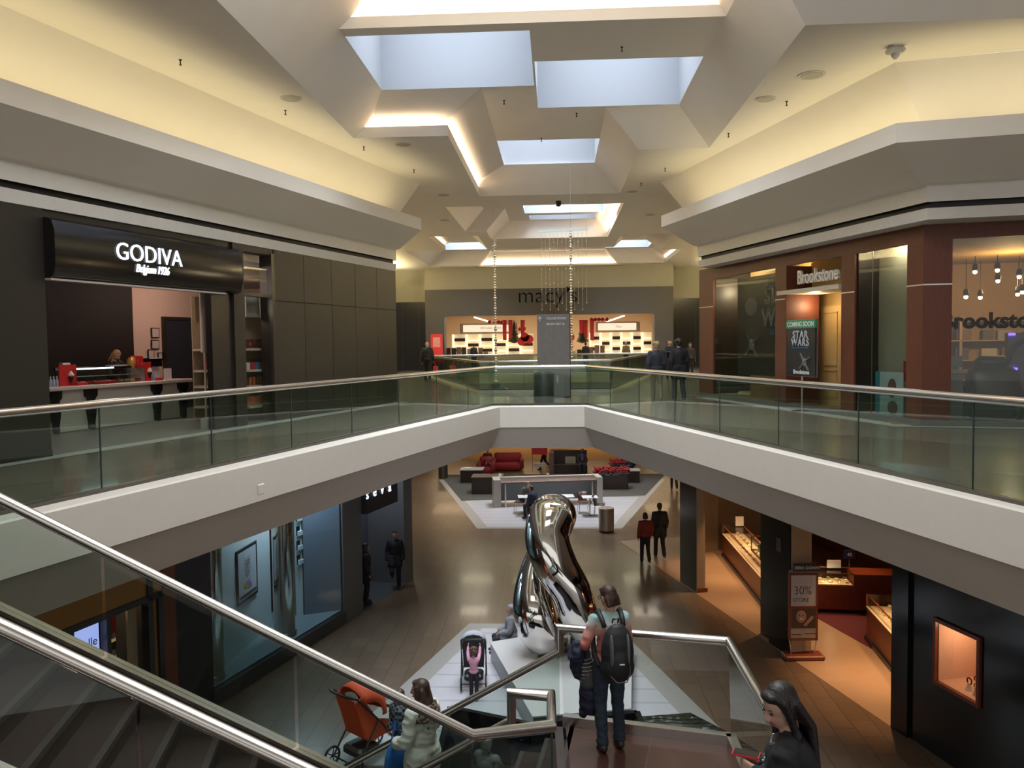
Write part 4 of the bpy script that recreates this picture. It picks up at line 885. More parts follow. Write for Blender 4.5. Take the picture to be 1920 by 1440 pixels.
# orange shop
RUST = mat('rust red pillar', (.16, .035, .015), .5); AMB = mat('amber band', (.42, .18, .03), .5, noise=.05, nscale=3); BKF = mat('black frame', (.01, .008, .008), .35)
solid(LL, 'wall_left_lower_rust', RUST, [(9.88, 10.2, -.4, .02, 0, Hc)])
solid(LL, 'wall_left_lower_amber', AMB, [(10.2, 16, -.2, 0, 2.62, Hc)])
solid(LL, 'trim_22', BKF, [(10.2, 10.32, -.12, .03, 0, 2.62), (10.44, 10.56, -.12, .03, 0, 4.2), (10.2, 16, -.12, .03, 2.52, 2.62), (11.38, 11.46, -.12, .02, 0, 2.6), (12.1, 12.2, -.12, .02, 0, 2.6)])
solid(LL, 'wall_left_lower_amber_side', AMB, [(10.32, 10.44, -.1, -.02, 0, 2.6)])
solid(LL, 'wall_left_lower_shop_back', mat('warm shop interior', (.34, .22, .12), .7), [(9.9, 16, -3.2, -3.1, 0, 3.4)]); solid(LL, 'ceiling_left_lower_shop', DKI, [(9.9, 16, -3.2, -.1, 3.0, 3.1)])
point('shop_lamp', LL.w(11.0, -1.2, 2.8), 60, (1, .66, .35), .1)
t = LL.thing('curtain', 'cream curtain panel at the edge of the amber framed shop window', 'curtain', 10.66, -.25, .02); P_('cloth', mat('cream curtain', (.5, .38, .26), .7), t, -.1, .1, -.02, .02, 0, 2.5)
t = LL.thing('screen', 'glowing pale violet screen with grey script in the amber framed shop window', 'screen', 11.85, -.15, 1.3)
P_('bezel', BKF, t, -.45, .4, -.05, 0, 0, 1.22); P_('display', mat('violet screen', (.2, .2, .5), .3, emit=(.40, .45, .95), es=.85, noise=.0), t, -.38, .38, 0, .01, .05, 1.15)
me_ = text_mesh('portelle', .2, .004); me_.materials.append(mat('grey screen print', (.12, .12, .2), .5)); ob = bpy.data.objects.new('letters', me_); COL.objects.link(ob); ob.parent = t; ob.rotation_euler = (math.pi / 2, 0, math.pi); ob.location = (-.02, .016, .82)
for (x_, lab) in ((11.25, 'tall dark rack of small goods beside the violet screen'), (10.98, 'dark red topped rack of cards in the amber framed shop')):
    t = LL.thing('goods_rack', lab, 'rack', x_, -.5, .02); P_('frame', BKF, t, -.12, .12, -.15, .1, 0, 2.25)
    for k in range(5): P_('lit_shelf', mat('lit amber shelf', (.5, .3, .12), .5, emit=(1, .6, .25), es=.25, noise=.2), t, -.10, .08, .1, .12, .7 + k * .3, .76 + k * .3); P_('small_goods', mat('pale goods', (.4, .32, .25), .5), t, -.07, -.01 + .02 * (k % 2), .1, .14, .76 + k * .3, .86 + k * .3)
    P_('top', REDD if x_ < 11.1 else BKF, t, -.12, .12, -.15, .12, 2.0, 2.4)
t = LL.thing('paper_lantern', 'small yellow paper lamp hanging in the amber framed shop', 'lamp', 10.85, -1.0, 2.45); P_('shade', mat('yellow shade', (.8, .6, .3), .5, emit=(1, .7, .3), es=.8, noise=0), t, -.12, .12, -.12, .12, 0, .2)
o = MB().box((0, 0, 0), (.14, .03, .14), bev=.01).build('alarm_plate', WPL, origin=(0, 0, 0)); q = PZ(489, 916, 4.98); o.location = q + Vector((.02, -.05, 0)); o.rotation_euler = (0, 0, math.radians(75)); tag(o, 'small white square fitting on the left balcony fascia', 'fitting')

# ================================================================ lower level, right side: jewellery shop
BGR = mat('black polished granite', (.006, .0055, .005), .16, noise=.5, nscale=3); TANP = mat('tan plaster', (.36, .27, .17), .7); MAH = woodmat('mahogany', (.14, .028, .010), (.20, .045, .016), .35)
solid(LR, 'wall_right_lower', BGR, [(0, 1.1, 0, .24, 0, Hc), (4.42, 5.02, .08, .5, 0, Hc), (5.02, 5.9, -.04, .45, 0, Hc), (9.24, 9.66, -.06, .3, 0, Hc)])
nx0, nx1, nz0, nz1 = 10.3, 11.18, 1.26, 2.24
solid(LR, 'wall_right_lower_end', BGR, [(9.66, nx0, .0, .3, 0, Hc), (nx1, 17, .0, .3, 0, Hc), (nx0, nx1, .0, .3, 0, nz0 - .045), (nx0, nx1, .0, .3, nz1 + .045, Hc)])
solid(LR, 'wall_right_lower_tan', TANP, [(1.1, 1.13, .0, .24, 0, Hc), (5.9, 5.93, -.02, .45, .0, Hc), (-3.2, -2.9, 1.5, 2.6, 0, Hc), (-3.2, -3.1, 2.6, 6, 0, Hc)])
solid(LR, 'baseboard_right_lower', MAH, [(1.13, 1.16, .0, .3, 0, .12), (5.93, 5.96, -.02, .5, 0, .12)])
SHF = mat('warm pale stone floor', (.34, .235, .155), .35, noise=.08, nscale=4)
solid(LR, 'floor_right_lower', SHF, [(-5, 9.6, -.05, 7.5, 0, .006)])
solid(LR, 'floor_carpet', mat('maroon carpet', (.085, .010, .018), .9, noise=.2, nscale=60), [(3.2, 9.6, 1.95, 7.5, .006, .012)])
solid(LR, 'wall_right_lower_back', MAH, [(-3.2, 10, 6.0, 6.1, 0, Hc), (9.6, 9.7, .3, 6, 0, Hc)])
solid(LR, 'ceiling_right_lower', mat('dim brown ceiling', (.16, .09, .05), .8), [(-3.2, 9.6, .6, 6, 3.5, 3.6)])
JEW = mat('cream display pad', (.72, .58, .38), .6); GEM = mat('gold jewellery', (.7, .5, .2), .25, .7)
def case(name, label, a, b, h, dep, lit=True, wood_len=0.0, case_h=.28):
    a = Vector(a); b = Vector(b); L = (b - a).length; ang = math.atan2(b.y - a.y, b.x - a.x)
    t = thing(name, label, 'display counter', (a.x, a.y, 0.012), ang)
    P_('cabinet', MAH, t, 0, L + wood_len, 0, dep, .1, h - case_h); P_('plinth', BLK, t, .0, L + wood_len, .05, dep - .05, 0, .1)
    P_('tray', JEW, t, .03, L - .03, .03, dep - .03, h - case_h, h - case_h + .02)
    P_('glass', CASEG, t, 0, L, 0, dep, h - case_h, h)
    b_ = MB()
    for x_ in (0.0, L):
        for y_ in (0.0, dep): b_.box((x_, y_, h - case_h / 2), (.03, .03, case_h))
    for y_ in (0, dep): b_.box((L / 2, y_, h), (L, .025, .025))
    b_.build('frame', MAH, t)
    if wood_len: P_('counter_top', MAH, t, L, L + wood_len, -.02, dep + .02, h - case_h, h)
    n = int(L / .2)
    for i in range(n):
        for j in range(2):
            x_ = .12 + i * (L - .24) / max(1, n - 1); y_ = dep * (.3 + .4 * j)
            if (i + j) % 2: MB().tube([(x_ + .04 * math.cos(q * .785), y_ + .02 * math.sin(q * .785), h - case_h + .07 + .03 * math.sin(q * .785)) for q in range(8)], .009, 5, closed=True).build('bangle', GEM, t)
            else: MB().box((x_, y_, h - case_h + .05), (.1, .07, .06), bev=.015).build('ring_stand', JEW, t)
    return t, ang
case('display_counter', 'long glass topped jewellery counter running back between the black pillars', (5.15, 19.7), (5.15, 26.3), 1.0, -.0 + .001, wood_len=0) if False else None
t_, a_ = case('display_counter', 'long glass topped jewellery counter running back between the black pillars', (5.85, 26.35), (5.85 - .0, 20.6), 1.0, -.62)
t_, a_ = case('display_counter', 'glass fronted jewellery counter facing out beyond the sign stand', (6.3, 20.85), (7.35, 20.75), 1.0, .62, wood_len=1.6, case_h=.3)
t_, a_ = case('display_counter', 'glass topped jewellery counter at the right, beside the big black wall', (7.65, 18.9), (7.35, 15.2), 1.05, -.65)
for (x_, y_, e_) in ((4.95, 24.8, 22), (4.95, 22.4, 25), (5.5, 20.2, 15), (6.55, 17.6, 22), (6.2, 15.9, 28), (7.0, 21.1, 18), (5.6, 25.0, 18), (7.4, 17.3, 14)):
    l = bpy.data.lights.new('spot_lamp', 'SPOT'); l.energy = e_ * 9; l.color = (1.0, .56, .27); l.spot_size = math.radians(75); l.spot_blend = .8; l.shadow_soft_size = .06
    o = bpy.data.objects.new('spot_lamp', l); COL.objects.link(o); o.location = (x_, y_, 3.4); l.energy *= 1.35
for (x_, y_) in ((6.8, 20.95), (5.6, 22.0), (5.6, 24.5), (7.2, 16.6), (7.3, 18.0)): point('case_lamp', (x_, y_, .93), 2.2, (1, .72, .42), .03)
t = thing('necklace_cabinet', 'small glass necklace cabinet standing on the long jewellery counter', 'cabinet', (5.55, 22.5, 1.04), 0); b = MB()
for x_ in (-.2, .2):
    for y_ in (-.5, .5): b.box((x_, y_, .2), (.03, .03, .4))
for z_ in (0.02, .4): b.box((0, -.5, z_), (.43, .03, .03)); b.box((0, .5, z_), (.43, .03, .03)); b.box((-.2, 0, z_), (.03, 1, .03)); b.box((.2, 0, z_), (.03, 1, .03))
b.build('frame', mat('dark brass frame', (.12, .07, .03), .3, .5), t)
for i in range(6): MB().lathe((-.05 + .1 * (i % 2), -.4 + i * .16, .03), [(.05, 0), (.03, .12), (.06, .2), (.02, .26)], 8).build('necklace_bust', mat('green grey bust', (.2, .24, .2), .4), t, smooth=True)
for x_, y_, z_, w_, h_, lab in ((7.0, 21.4, 1.1, .35, .2, 'white card leaning behind the facing jewellery counter'), (5.7, 26.1, 1.04, .25, .3, 'white card on the far end of the long jewellery counter')):
    t = thing('price_card', lab, 'card', (x_, y_, z_)); P_('card', mat('white card', (.7, .68, .66), .5), t, -w_ / 2, w_ / 2, -.01, .01, 0, h_)
    if z_ > 1.05: t.location.z = 1.05; t.location.y = 21.2
t = thing('notice_sign', 'small dark blue sign on a post on the facing jewellery counter', 'sign', (7.35, 21.1, 1.012)); P_('board', mat('navy board', (.02, .03, .12), .4), t, -.14, .14, -.01, .01, .3, .52); MB().cyl((0, 0, 0), (0, 0, .3), .01, 6).build('post', STEEL, t); ptext(t, 'letters', '40', .12, WL, 0, -.014, .37)
# sign stand before the pillar
st = thing('sign_stand', 'tall mahogany sign stand with a 30 percent poster over a picture of a smiling woman', 'sign stand', (5.24, 17.82, 0.006), math.radians(3))
b = MB(); b.box((0, 0, .05), (.84, .36, .1), bev=.02); b.build('base', MAH, st)
for sx in (-1, 1): MB().cyl((sx * .25, 0, .1), (sx * .3, 0, .45), .015, 8).build('post', STEEL, st)
b = MB()
for z_ in (.42, 1.12, 1.84): b.box((0, 0, z_), (.60, .07, .05))
for sx in (-1, 1): b.box((sx * .29, 0, 1.13), (.04, .07, 1.46))
b.build('frame', MAH, st)
P_('upper_poster', mat('pale grey poster', (.46, .46, .48), .5, noise=.15, nscale=5), st, -.27, .27, -.03, .0, 1.14, 1.82); P_('lower_poster', mat('cream poster', (.36, .31, .27), .5), st, -.27, .27, -.03, 0, .45, 1.1)
DP = mat('dark print', (.03, .025, .025), .5); SK = mat('printed skin', (.36, .21, .14), .5)
ptext(st, 'letters', '30%', .26, DP, -.02, -.034, 1.4, offset=-.004, sx=.9); ptext(st, 'letters', 'STORE', .12, DP, -.06, -.034, 1.24, offset=-.002)
P_('picture', mat('dark brown picture', (.06, .035, .025), .5), st, -.265, .265, -.034, -.03, .66, 1.09)
MB().ball((-.05, -.035, .92), .11, 16, (1, .05, 1.25)).build('face_picture', SK, st); b = MB(); b.ball((-.05, -.042, .87), .04, 8, (1, .05, .4)); b.build('smile', mat('white print', (.7, .72, .7), .5), st); b = MB()
for sx in (-1, 1): b.ball((-.05 + sx * .04, -.042, .95), .014, 8, (1.3, .1, .7))
b.build('eyes', DP, st); MB().beam((.02, -.04, .72), (.2, -.04, .92), .02, .06).build('arm_picture', SK, st)
for i, (x_, w_) in enumerate(((-.15, .2), (.15, .25))): P_('caption_line', DP, st, x_ - w_ / 2, x_ + w_ / 2, -.033, -.03, .52 + .02 * i, .535 + .02 * i)
P_('header', mat('dark header', (.03, .03, .035), .4), st, -.22, .34, -.04, .0, 1.9, 2.06); ptext(st, 'letters', 'ZERO DOWN', .085, WL, .06, -.045, 1.95, offset=.001); P_('top_panel', mat('grey top panel', (.22, .2, .19), .4), st, -.3, .3, -.02, .02, 1.86, 1.92)
# niche window in the black wall
NI = mat('niche plaster', (.62, .44, .33), .7)
b = MB(); x0, x1, y0, y1 = nx0, nx1, .02, .85
b.box(((x0 + x1) / 2, y1, (nz0 + nz1) / 2), (x1 - x0, .04, nz1 - nz0 + .1)); b.box(((x0 + x1) / 2, .45, nz0 - .02), (x1 - x0, .85, .04)); b.box(((x0 + x1) / 2, .45, nz1 + .02), (x1 - x0, .85, .04)); b.box((x0 - .02, .45, (nz0 + nz1) / 2), (.04, .85, nz1 - nz0)); b.box((x1 + .02, .45, (nz0 + nz1) / 2), (.04, .85, nz1 - nz0))
struct(LR.put(b.build('wall_right_lower_niche', NI)))
b = MB(); w_ = .06
for (a0, a1, c0_, c1_) in ((x0 - w_, x1 + w_, nz0 - w_, nz0), (x0 - w_, x1 + w_, nz1, nz1 + w_), (x0 - w_, x0, nz0, nz1), (x1, x1 + w_, nz0, nz1)): b.box(((a0 + a1) / 2, -.02, (c0_ + c1_) / 2), (a1 - a0, .05, c1_ - c0_))
struct(LR.put(b.build('trim_23', MAH)))
point('niche_lamp', LR.w((x0 + x1) / 2, .35, nz1 - .12), 6.5, (1, .60, .34), .04)
for k, (tx, ty, r_) in enumerate(((.62, .22, .05), (.80, .18, .035), (.58, .38, .04))): 
    t = LR.thing('watch_stand', 'small lit watch stand in the framed wall niche, ' + ('left', 'right', 'rear')[k] + ' of three', 'stand', x0 + tx - .17, ty, nz0); MB().lathe((0, 0, 0), [(r_ * 1.4, 0), (r_ * .6, .08), (r_ * .5, .12)], 10).build('stand', mat('lit cream stand', (.75, .65, .5), .4), t, smooth=True); MB().tube([(r_ * math.cos(q * .785), 0, .15 + r_ * math.sin(q * .785)) for q in range(8)], .012, 6, closed=True).build('watch', [BLK, GEM, REDD][k], t)
LR.put(tag(MB().box((x0 + .36, .5, nz0 + .11), (.14, .03, .22)).build('blue_card', mat('navy card', (.02, .025, .05), .4)), 'dark blue card standing in the framed wall niche', 'card'))
LR.put(struct(MB().box((5.45, -.05, 2.35), (.2, .012, .3)).build('trim_24', mat('dim plaque', (.10, .05, .04), .4))))

# ================================================================ lower level, seating area
WS = tilemat('white striped floor', (.50, .48, .50), (.47, .45, .47), (.36, .35, .37), 30, .62, .035, rough=.3, noise=.04)
GB = mat('grey stone border', (.34, .32, .29), .35); CPT = mat('dark olive carpet', (.075, .068, .055), .9, noise=.25, nscale=40, bump=.2)
b = MB(); b.poly([(-3.0, 30.3, .004), (2.35, 30.3, .004), (5.4, 41.5, .004), (-6.05, 41.5, .004)]); struct(b.build('floor_border', GB, origin=(0, 0, 0.004)))
b = MB(); b.poly([(-2.65, 30.55, .008), (2.0, 30.55, .008), (3.6, 36.6, .008), (-4.2, 36.3, .008)]); struct(b.build('floor_white', WS, origin=(0, 0, .008)))
b = MB(); b.poly([(-4.2, 35.7, .012), (3.9, 36.9, .012), (5.6, 43.0, .012), (-6.2, 43.0, .012)]); struct(b.build('floor_rug', CPT, origin=(0, 0, .012)))
b = MB(); b.poly([(-2.2, 19.9, .004), (1.35, 19.9, .004), (3.25, 13.0, .004), (-4.0, 13.0, .004)]); struct(b.build('floor_border_near', GB, origin=(0, 0, .004)))
b = MB(); b.poly([(-1.85, 19.55, .008), (1.0, 19.55, .008), (2.75, 13.0, .008), (-3.55, 13.0, .008)]); struct(b.build('floor_white_near', WS, origin=(0, 0, .008)))
# far lit shop beyond the seating
b = MB(); b.box((0, 60.8, 2.1), (32, .2, 4.2)); struct(b.build('wall_far_lower', mat('amber far wall', (.40, .24, .10), .5, noise=.2, nscale=1)))
b = MB(); b.box((0, 54.5, .004), (32, 12, .008)); struct(b.build('floor_far_lower', mat('amber polished floor', (.38, .25, .13), .15)))
for x_ in (-7, -2.3, 2.3, 7): area('lower_far_light', (x_, 54.5, 4.1), 2.5, 3, 90, (1, .70, .38))
for (x_, y_) in ((-6.5, 31), (6.5, 31), (0, 46), (-8.5, 40), (8, 40), (-3.5, 33.5), (3.6, 33.5)): area('low_ceiling_fill', (x_, y_, 4.15), 1.1, 1.1, 34, (1, .86, .68))  # added fill lights, out of view, brighten the lower floor and seating
# communal high table
BRW = mat('brown stone top', (.13, .085, .07), .35, noise=.15); GEND = mat('grey end panel', (.34, .32, .30), .4)
t = thing('communal_table', 'long high brown table between two grey end panels in the seating area', 'table', (-.42, 35.0, .008), math.radians(9))
P_('tabletop', BRW, t, -2.05, 2.1, -.45, .3, .98, 1.06, .01)
for sx in (-1, 1): P_('end_panel', GEND, t, sx * 2.12 - .09 if sx > 0 else -2.35, sx * 2.12 + .15 if sx > 0 else -2.05, -.5, .5, 0, 1.16); P_('leg', STEEL, t, sx * 1.85 - .03, sx * 1.85 + .03, -.4, -.34, 0, .98)
P_('back_screen', mat('pale frosted screen', (.30, .33, .34), .3), t, -2.05, 2.05, .40, .44, .12, 1.0); P_('back_ledge', GEND, t, -2.05, 2.1, .3, .55, 1.06, 1.14)
for k, x_ in enumerate((-1.6, -.8, .4, 1.3)):
    P_('socket', BLK, t, x_ - .04, x_ + .04, -.3, -.24, 1.06, 1.063)
CHB = mat('brown chair shell', (.085, .035, .03), .4)
def chair_(label, x, y, rz, first=[None]):
    if first[0] is None:
        t = thing('cafe_chair', label, 'chair', (x, y, .008), rz, 'brown cafe chairs')
        MB().box((0, 0, .46), (.44, .42, .035), bev=.015).build('seat', CHB, t, smooth='all')
        b = MB(); n = 7
        for i in range(n):
            a = -.75 + 1.5 * i / (n - 1); b.add([], [])
        vs = []; fs = []
        for j, z_ in enumerate((.47, .6, .82)):
            for i in range(n):
                a = -.8 + 1.6 * i / (n - 1); rr = .24 + .02 * j; vs.append((rr * math.sin(a), -.02 - rr * math.cos(a) * (.85 + .08 * j), z_))
        for j in range(2):
            for i in range(n - 1): fs.append((j * n + i, j * n + i + 1, (j + 1) * n + i + 1, (j + 1) * n + i))
        k_ = len(vs); vs2 = [(v[0] * .93, v[1] * .93, v[2]) for v in vs]; b.add(vs + vs2, fs + [tuple(k_ + q for q in reversed(f)) for f in fs] + [(2 * n + i, 2 * n + i + 1, k_ + 2 * n + i + 1, k_ + 2 * n + i) for i in range(n - 1)])
        b.build('backrest', CHB, t, smooth='all')
        for sx in (-1, 1):
            for sy in (-1, 1): MB().cyl((sx * .17, sy * .16, .46), (sx * .22, sy * .21, 0), .012, 6).build('leg', STEEL, t)
        first[0] = t; return t
    return dup(first[0], (x, y, .008), rz, label)
for (pxx, pyy, rz, lab) in ((1001, 938, 2.9, 'brown cafe chair at the high table, leftmost'), (1018, 932, 3.3, 'brown cafe chair at the high table beside the seated pair'), (1035, 930, 3.1, 'brown cafe chair at the high table, third from left'), (1070, 930, 3.1, 'brown cafe chair at the high table, second from right'), (1103, 926, 3.0, 'brown cafe chair at the high table, rightmost'), (1094, 962, 3.3, 'brown cafe chair behind the white pedestal table'), (1124, 968, -1.7, 'brown cafe chair on the right of the white pedestal table'), (975, 962, 1.4, 'brown cafe chair left of the table of the seated pair'), (1004, 973, -1.5, 'brown cafe chair under the seated man in blue')):
    q = PZ(pxx, pyy, 0); chair_(lab, q.x, q.y, rz)
WT = mat('white tabletop', (.66, .70, .76), .25)
def cafe_table(px, py, label, w=.62):
    q = PZ(px, py, 0); t = thing('cafe_table', label, 'table', (q.x, q.y, .008), .1, 'white pedestal tables')
    P_('tabletop', WT, t, -w / 2, w / 2, -.3, .3, .73, .76, .01); MB().cyl((0, 0, .02), (0, 0, .73), .035, 10).build('pedestal', STEEL, t)
    b = MB(); b.box((0, 0, .015), (.6, .06, .03)); b.box((0, 0, .015), (.06, .6, .03)); b.build('foot', STEEL, t)
cafe_table(1106, 967, 'white pedestal table beside the lower waste bin'); cafe_table(986, 966, 'white pedestal table of the seated pair'); cafe_table(1062, 965, 'white pedestal table half hidden behind the sculpture')
q = PZ(1137, 996, 0); t = thing('waste_bin', 'pale steel waste bin at the corner of the white striped floor', 'bin', (q.x, q.y, .01)); MB().lathe((0, 0, 0), [(.27, 0), (.27, .04)], 28).build('base', BLK, t); MB().lathe((0, 0, .04), [(.28, 0), (.28, .80), (.26, .82), (.15, .80)], 28).build('bin_body', mat('satin steel', (.42, .38, .33), .35, .8), t, smooth=True)
q = PZ(831, 896, 0); t = thing('waste_bin', 'dark steel drum at the far left of the seating area', 'bin', (q.x, q.y, .0)); MB().lathe((0, 0, 0), [(.24, 0), (.24, .9), (.2, .93)], 24).build('bin_body', mat('dark satin steel', (.16, .15, .14), .3, .8), t, smooth=True)
DBR = mat('dark brown box', (.028, .018, .016), .4); REDF = mat('red upholstery', (.22, .008, .014), .7, noise=.3, nscale=20, bump=.4); PLR = mat('red flowers', (.32, .008, .016), .7, noise=.4, nscale=30)
def dark_box(px, py, w, d, h, label, name='planter_box', cat='planter', rz=.0, m=None):
    q = PZ(px, py, 0.012); t = thing(name, label, cat, (q.x, q.y + d / 2, .012), rz); P_('body', m or DBR, t, -w / 2, w / 2, -d / 2, d / 2, 0, h, .015); return t
t = dark_box(913, 927, 1.4, 1.0, .75, 'dark brown low cabinet left of the high table', 'low_cabinet', 'cabinet'); P_('top', mat('brown top', (.1, .07, .055), .4), t, -.72, .72, -.52, .52, .75, .79)
t = dark_box(884, 905, 1.1, .9, .6, 'small dark table with pale magazines at far left', 'side_table', 'table'); P_('top', GEND, t, -.58, .58, -.48, .48, .6, .64); P_('magazine', mat('pale paper', (.6, .6, .58), .6), t, -.4, -.05, -.2, .2, .64, .68)
t = dark_box(1148, 918, 1.5, .9, .7, 'dark brown planter box right of the high table')
def flowers(t, w, d, z, n, seed):
    random.seed(seed); b = MB()
    for i in range(n): b.ball((random.uniform(-w, w) / 2, random.uniform(-d, d) / 2, z + random.uniform(0, .22)), random.uniform(.035, .07), 6, (1, 1, .6))
    o = b.build('flowers', PLR, t, smooth='all'); o['kind'] = 'stuff'
    b = MB()
    for i in range(n // 2): b.ball((random.uniform(-w, w) / 2, random.uniform(-d, d) / 2, z - .02), .1, 6, (1, 1, .6))
    o = b.build('leaves', mat('dark leaves', (.012, .03, .012), .7), t, smooth='all'); o['kind'] = 'stuff'
flowers(t, 1.6, .8, .74, 320, 1)
t = dark_box(1168, 897, 1.1, .8, .62, 'dark planter box of red flowers behind the right planter'); flowers(t, 1.2, .8, .68, 220, 2)
t = dark_box(1182, 905, .9, .8, .55, 'small dark side table under the reclining man', 'side_table', 'table'); P_('top', GEND, t, -.5, .5, -.42, .42, .55, .59)
def sofa(px, py, label, w=1.6, rz=0.0):
    q = PZ(px, py, .012); t = thing('sofa', label, 'sofa', (q.x, q.y, .012), rz)
    MB().box((0, 0, .24), (w, .85, .4), bev=.06).build('seat', REDF, t, smooth='all'); MB().box((0, .38, .6), (w, .22, .65), bev=.08).build('backrest', REDF, t, smooth='all')
    for sx in (-1, 1): MB().box((sx * w / 2, 0, .38), (.22, .9, .6), bev=.07).build('armrest', REDF, t, smooth='all')
    return t
sofa(952, 882, 'red tufted sofa facing us at the back left of the seating area', 1.5); sofa(911, 890, 'red tufted armchair under the seated man at back left', .7)
t = dark_box(1067, 884, 1.9, .5, 1.15, 'dark high backed booth screen at the back of the seating area', 'booth_screen', 'screen'); P_('side', BRW, t, -1.05, -.8, -.8, .3, 0, 1.1); P_('seat', DBR, t, -.8, .95, -.9, -.2, 0, .45)
P_('pale_cushion', mat('grey cushion', (.25, .24, .22), .6), t, -.2, .35, -.4, -.25, .3, .8)
q = PZ(1012, 886, 0); t = thing('poster_stand', 'red advert board on a metal stand at the back of the seating area', 'poster stand', (q.x, q.y, .012)); P_('board', REDD, t, -.42, .42, -.02, .02, .95, 1.5); P_('green_top', mat('dark green top', (.02, .07, .02), .6), t, -.3, .3, -.03, .03, 1.5, 1.6)
for sx in (-1, 1): MB().cyl((sx * .38, 0, 0), (sx * .38, 0, .95), .015, 6).build('post', STEEL, t)
P_('shelf', GEND, t, -.3, .3, -.1, .1, .3, .5)
for k, (pxx, pyy) in enumerate(((938, 888), (1027, 887))): 
    q = PV(pxx, pyy, 35.2); t = thing('menu_stand', 'small white card stand on the high table, ' + ('left', 'right')[k] + ' one', 'card', (q.x, 35.1, 1.152)); P_('card', WL, t, -.06, .06, -.02, .02, 0, .16)
# ================================================================ stairs
GRAN = mat('brown granite', (.030, .015, .0105), .7, noise=.35, nscale=60, spec=.3); GRANL = mat('nosing strip', (.038, .025, .02), .6, noise=.2, nscale=60); GRAND = mat('dark brown stringer', (.036, .025, .020), .5, noise=.2, nscale=30)
SLOPE = .603; RUN = .287; RISE = 2.6 / 15
class Stair:
    """foot = bottom end of the reference edge; d = plan direction going up; n = plan direction across."""
    def __init__(s, foot, d, n, W, z0): s.f = Vector(foot); s.d = Vector(d).normalized(); s.n = Vector(n).normalized(); s.W = W; s.z0 = z0
    def p(s, t, w, z): q = s.f + s.d * t + s.n * w; return Vector((q.x, q.y, z))
    def steps(s, root, o, N=15):
        for k in range(N):
            z = s.z0 + RISE * (k + 1); t0 = RUN * (k + 1); b = MB(); w0, w1 = .065, s.W - .065
            A = [s.p(t0, w0, 0), s.p(t0, w1, 0), s.p(t0 + RUN + .25, w1, 0), s.p(t0 + RUN + .25, w0, 0)]
            b.mi = 0; b.prism([(q.x - o.x, q.y - o.y) for q in A], z - RISE - .02 - o.z, z - .004 - o.z)
            A = [s.p(t0 - .02, w0, 0), s.p(t0 - .02, w1, 0), s.p(t0 + .03, w1, 0), s.p(t0 + .03, w0, 0)]
            b.mi = 1; b.prism([(q.x - o.x, q.y - o.y) for q in A], z - .045 - o.z, z - o.z)
            b.build('step', [GRAN, GRANL], root)
def slab(root, name, m, p0, p1, o, w, top, bot, nrm):      # sloping slab following p0-p1 (3D), offset down
    n = Vector((nrm[0], nrm[1], 0)) * w / 2; b = MB(); p0 = Vector(p0) - o; p1 = Vector(p1) - o
    vs = []
    for p in (p0, p1):
        for sgn in (-1, 1):
            for dz in (bot, top): vs.append(p + n * sgn + Vector((0, 0, dz)))
    b.add(vs, [(0, 1, 3, 2), (4, 6, 7, 5), (0, 4, 5, 1), (2, 3, 7, 6), (1, 5, 7, 3), (0, 2, 6, 4)]); return b.build(name, m, root)
STG = glassmat('stair glass', (.80, .86, .83), refl=.6)
def glass_run(root, p0, p1, o, nrm, n=2, top=-.06, bot=-.83, th=.012):
    p0 = Vector(p0); p1 = Vector(p1)
    for i in range(n):
        a = p0.lerp(p1, i / n + .003); b = p0.lerp(p1, (i + 1) / n - .003); slab(root, 'glass_panel', STG, a, b, o, th, top, bot, nrm)
# upper flight: comes down from the left walkway to the landing
du = (-.9763, -.2165); nu = (.2165, -.9763)
A0 = Vector((-.73, 6.71, 3.6)); C0 = A0 + Vector((nu[0], nu[1], 0)) * 1.75
L_ = 4.25; up3 = Vector((du[0], du[1], SLOPE)) * L_
o = Vector((-.73, 6.71, 2.6))
root = thing('staircase', 'brown granite flight coming down from the upper left towards the landing', 'staircase', o)
S1 = Stair((-.73, 6.71), du, nu, 1.75, 2.6); S1.steps(root, o)
slab(root, 'stringer', GRAND, A0, A0 + up3, o, .12, -.86, -1.3, nu); slab(root, 'stringer', GRAND, C0, C0 + up3, o, .12, -.86, -1.3, nu)
slab(root, 'stringer_cap', STEEL, A0, A0 + up3, o, .13, -.83, -.862, nu); slab(root, 'stringer_cap', STEEL, C0, C0 + up3, o, .13, -.83, -.862, nu)
o = Vector((-.73, 6.71, 2.6))
rl = thing('stair_railing', 'long steel handrail with glass, far side of the left flight, ending in a squared loop', 'railing', o)
dl = Vector((-.99, .13, 0)).normalized()
P1 = Vector((-.07, 6.88, 3.6)); P2 = Vector((-.08, 7.50, 3.6)); P3 = Vector((-.45, 7.53, 3.6)); P4 = Vector((-.45, 7.53, 3.34)); P5 = P4 + Vector((dl.x, dl.y, -SLOPE)) * 4.2
MB().tube([q - o for q in (A0 + up3, A0, P1, P2, P3, P4, P5)], .043, 12).build('handrail', STEEL, rl, smooth=True)
glass_run(rl, A0 + up3, A0, o, nu, 3); glass_run(rl, A0, P1, o, (-.25, .97), 1, bot=-1.0)
glass_run(rl, P4, P5, o, (.13, .99), 3, bot=-.8)
MB().beam(P1 - o + Vector((.0, 0, -.05)), P1 - o + Vector((0, 0, -1.0)), .02, .02, (0, 1, 0)).build('end_strip', RAILE, rl)
rl = thing('stair_railing', 'steel handrail with glass along the near side of the left flight', 'railing', o)
MB().tube([q - o for q in (C0 + up3, C0 + Vector((.0, 0, 0)), C0 + Vector((.35, -.05, 0)))], .043, 12).build('handrail', STEEL, rl, smooth=True)
glass_run(rl, C0 + up3, C0, o, nu, 4)
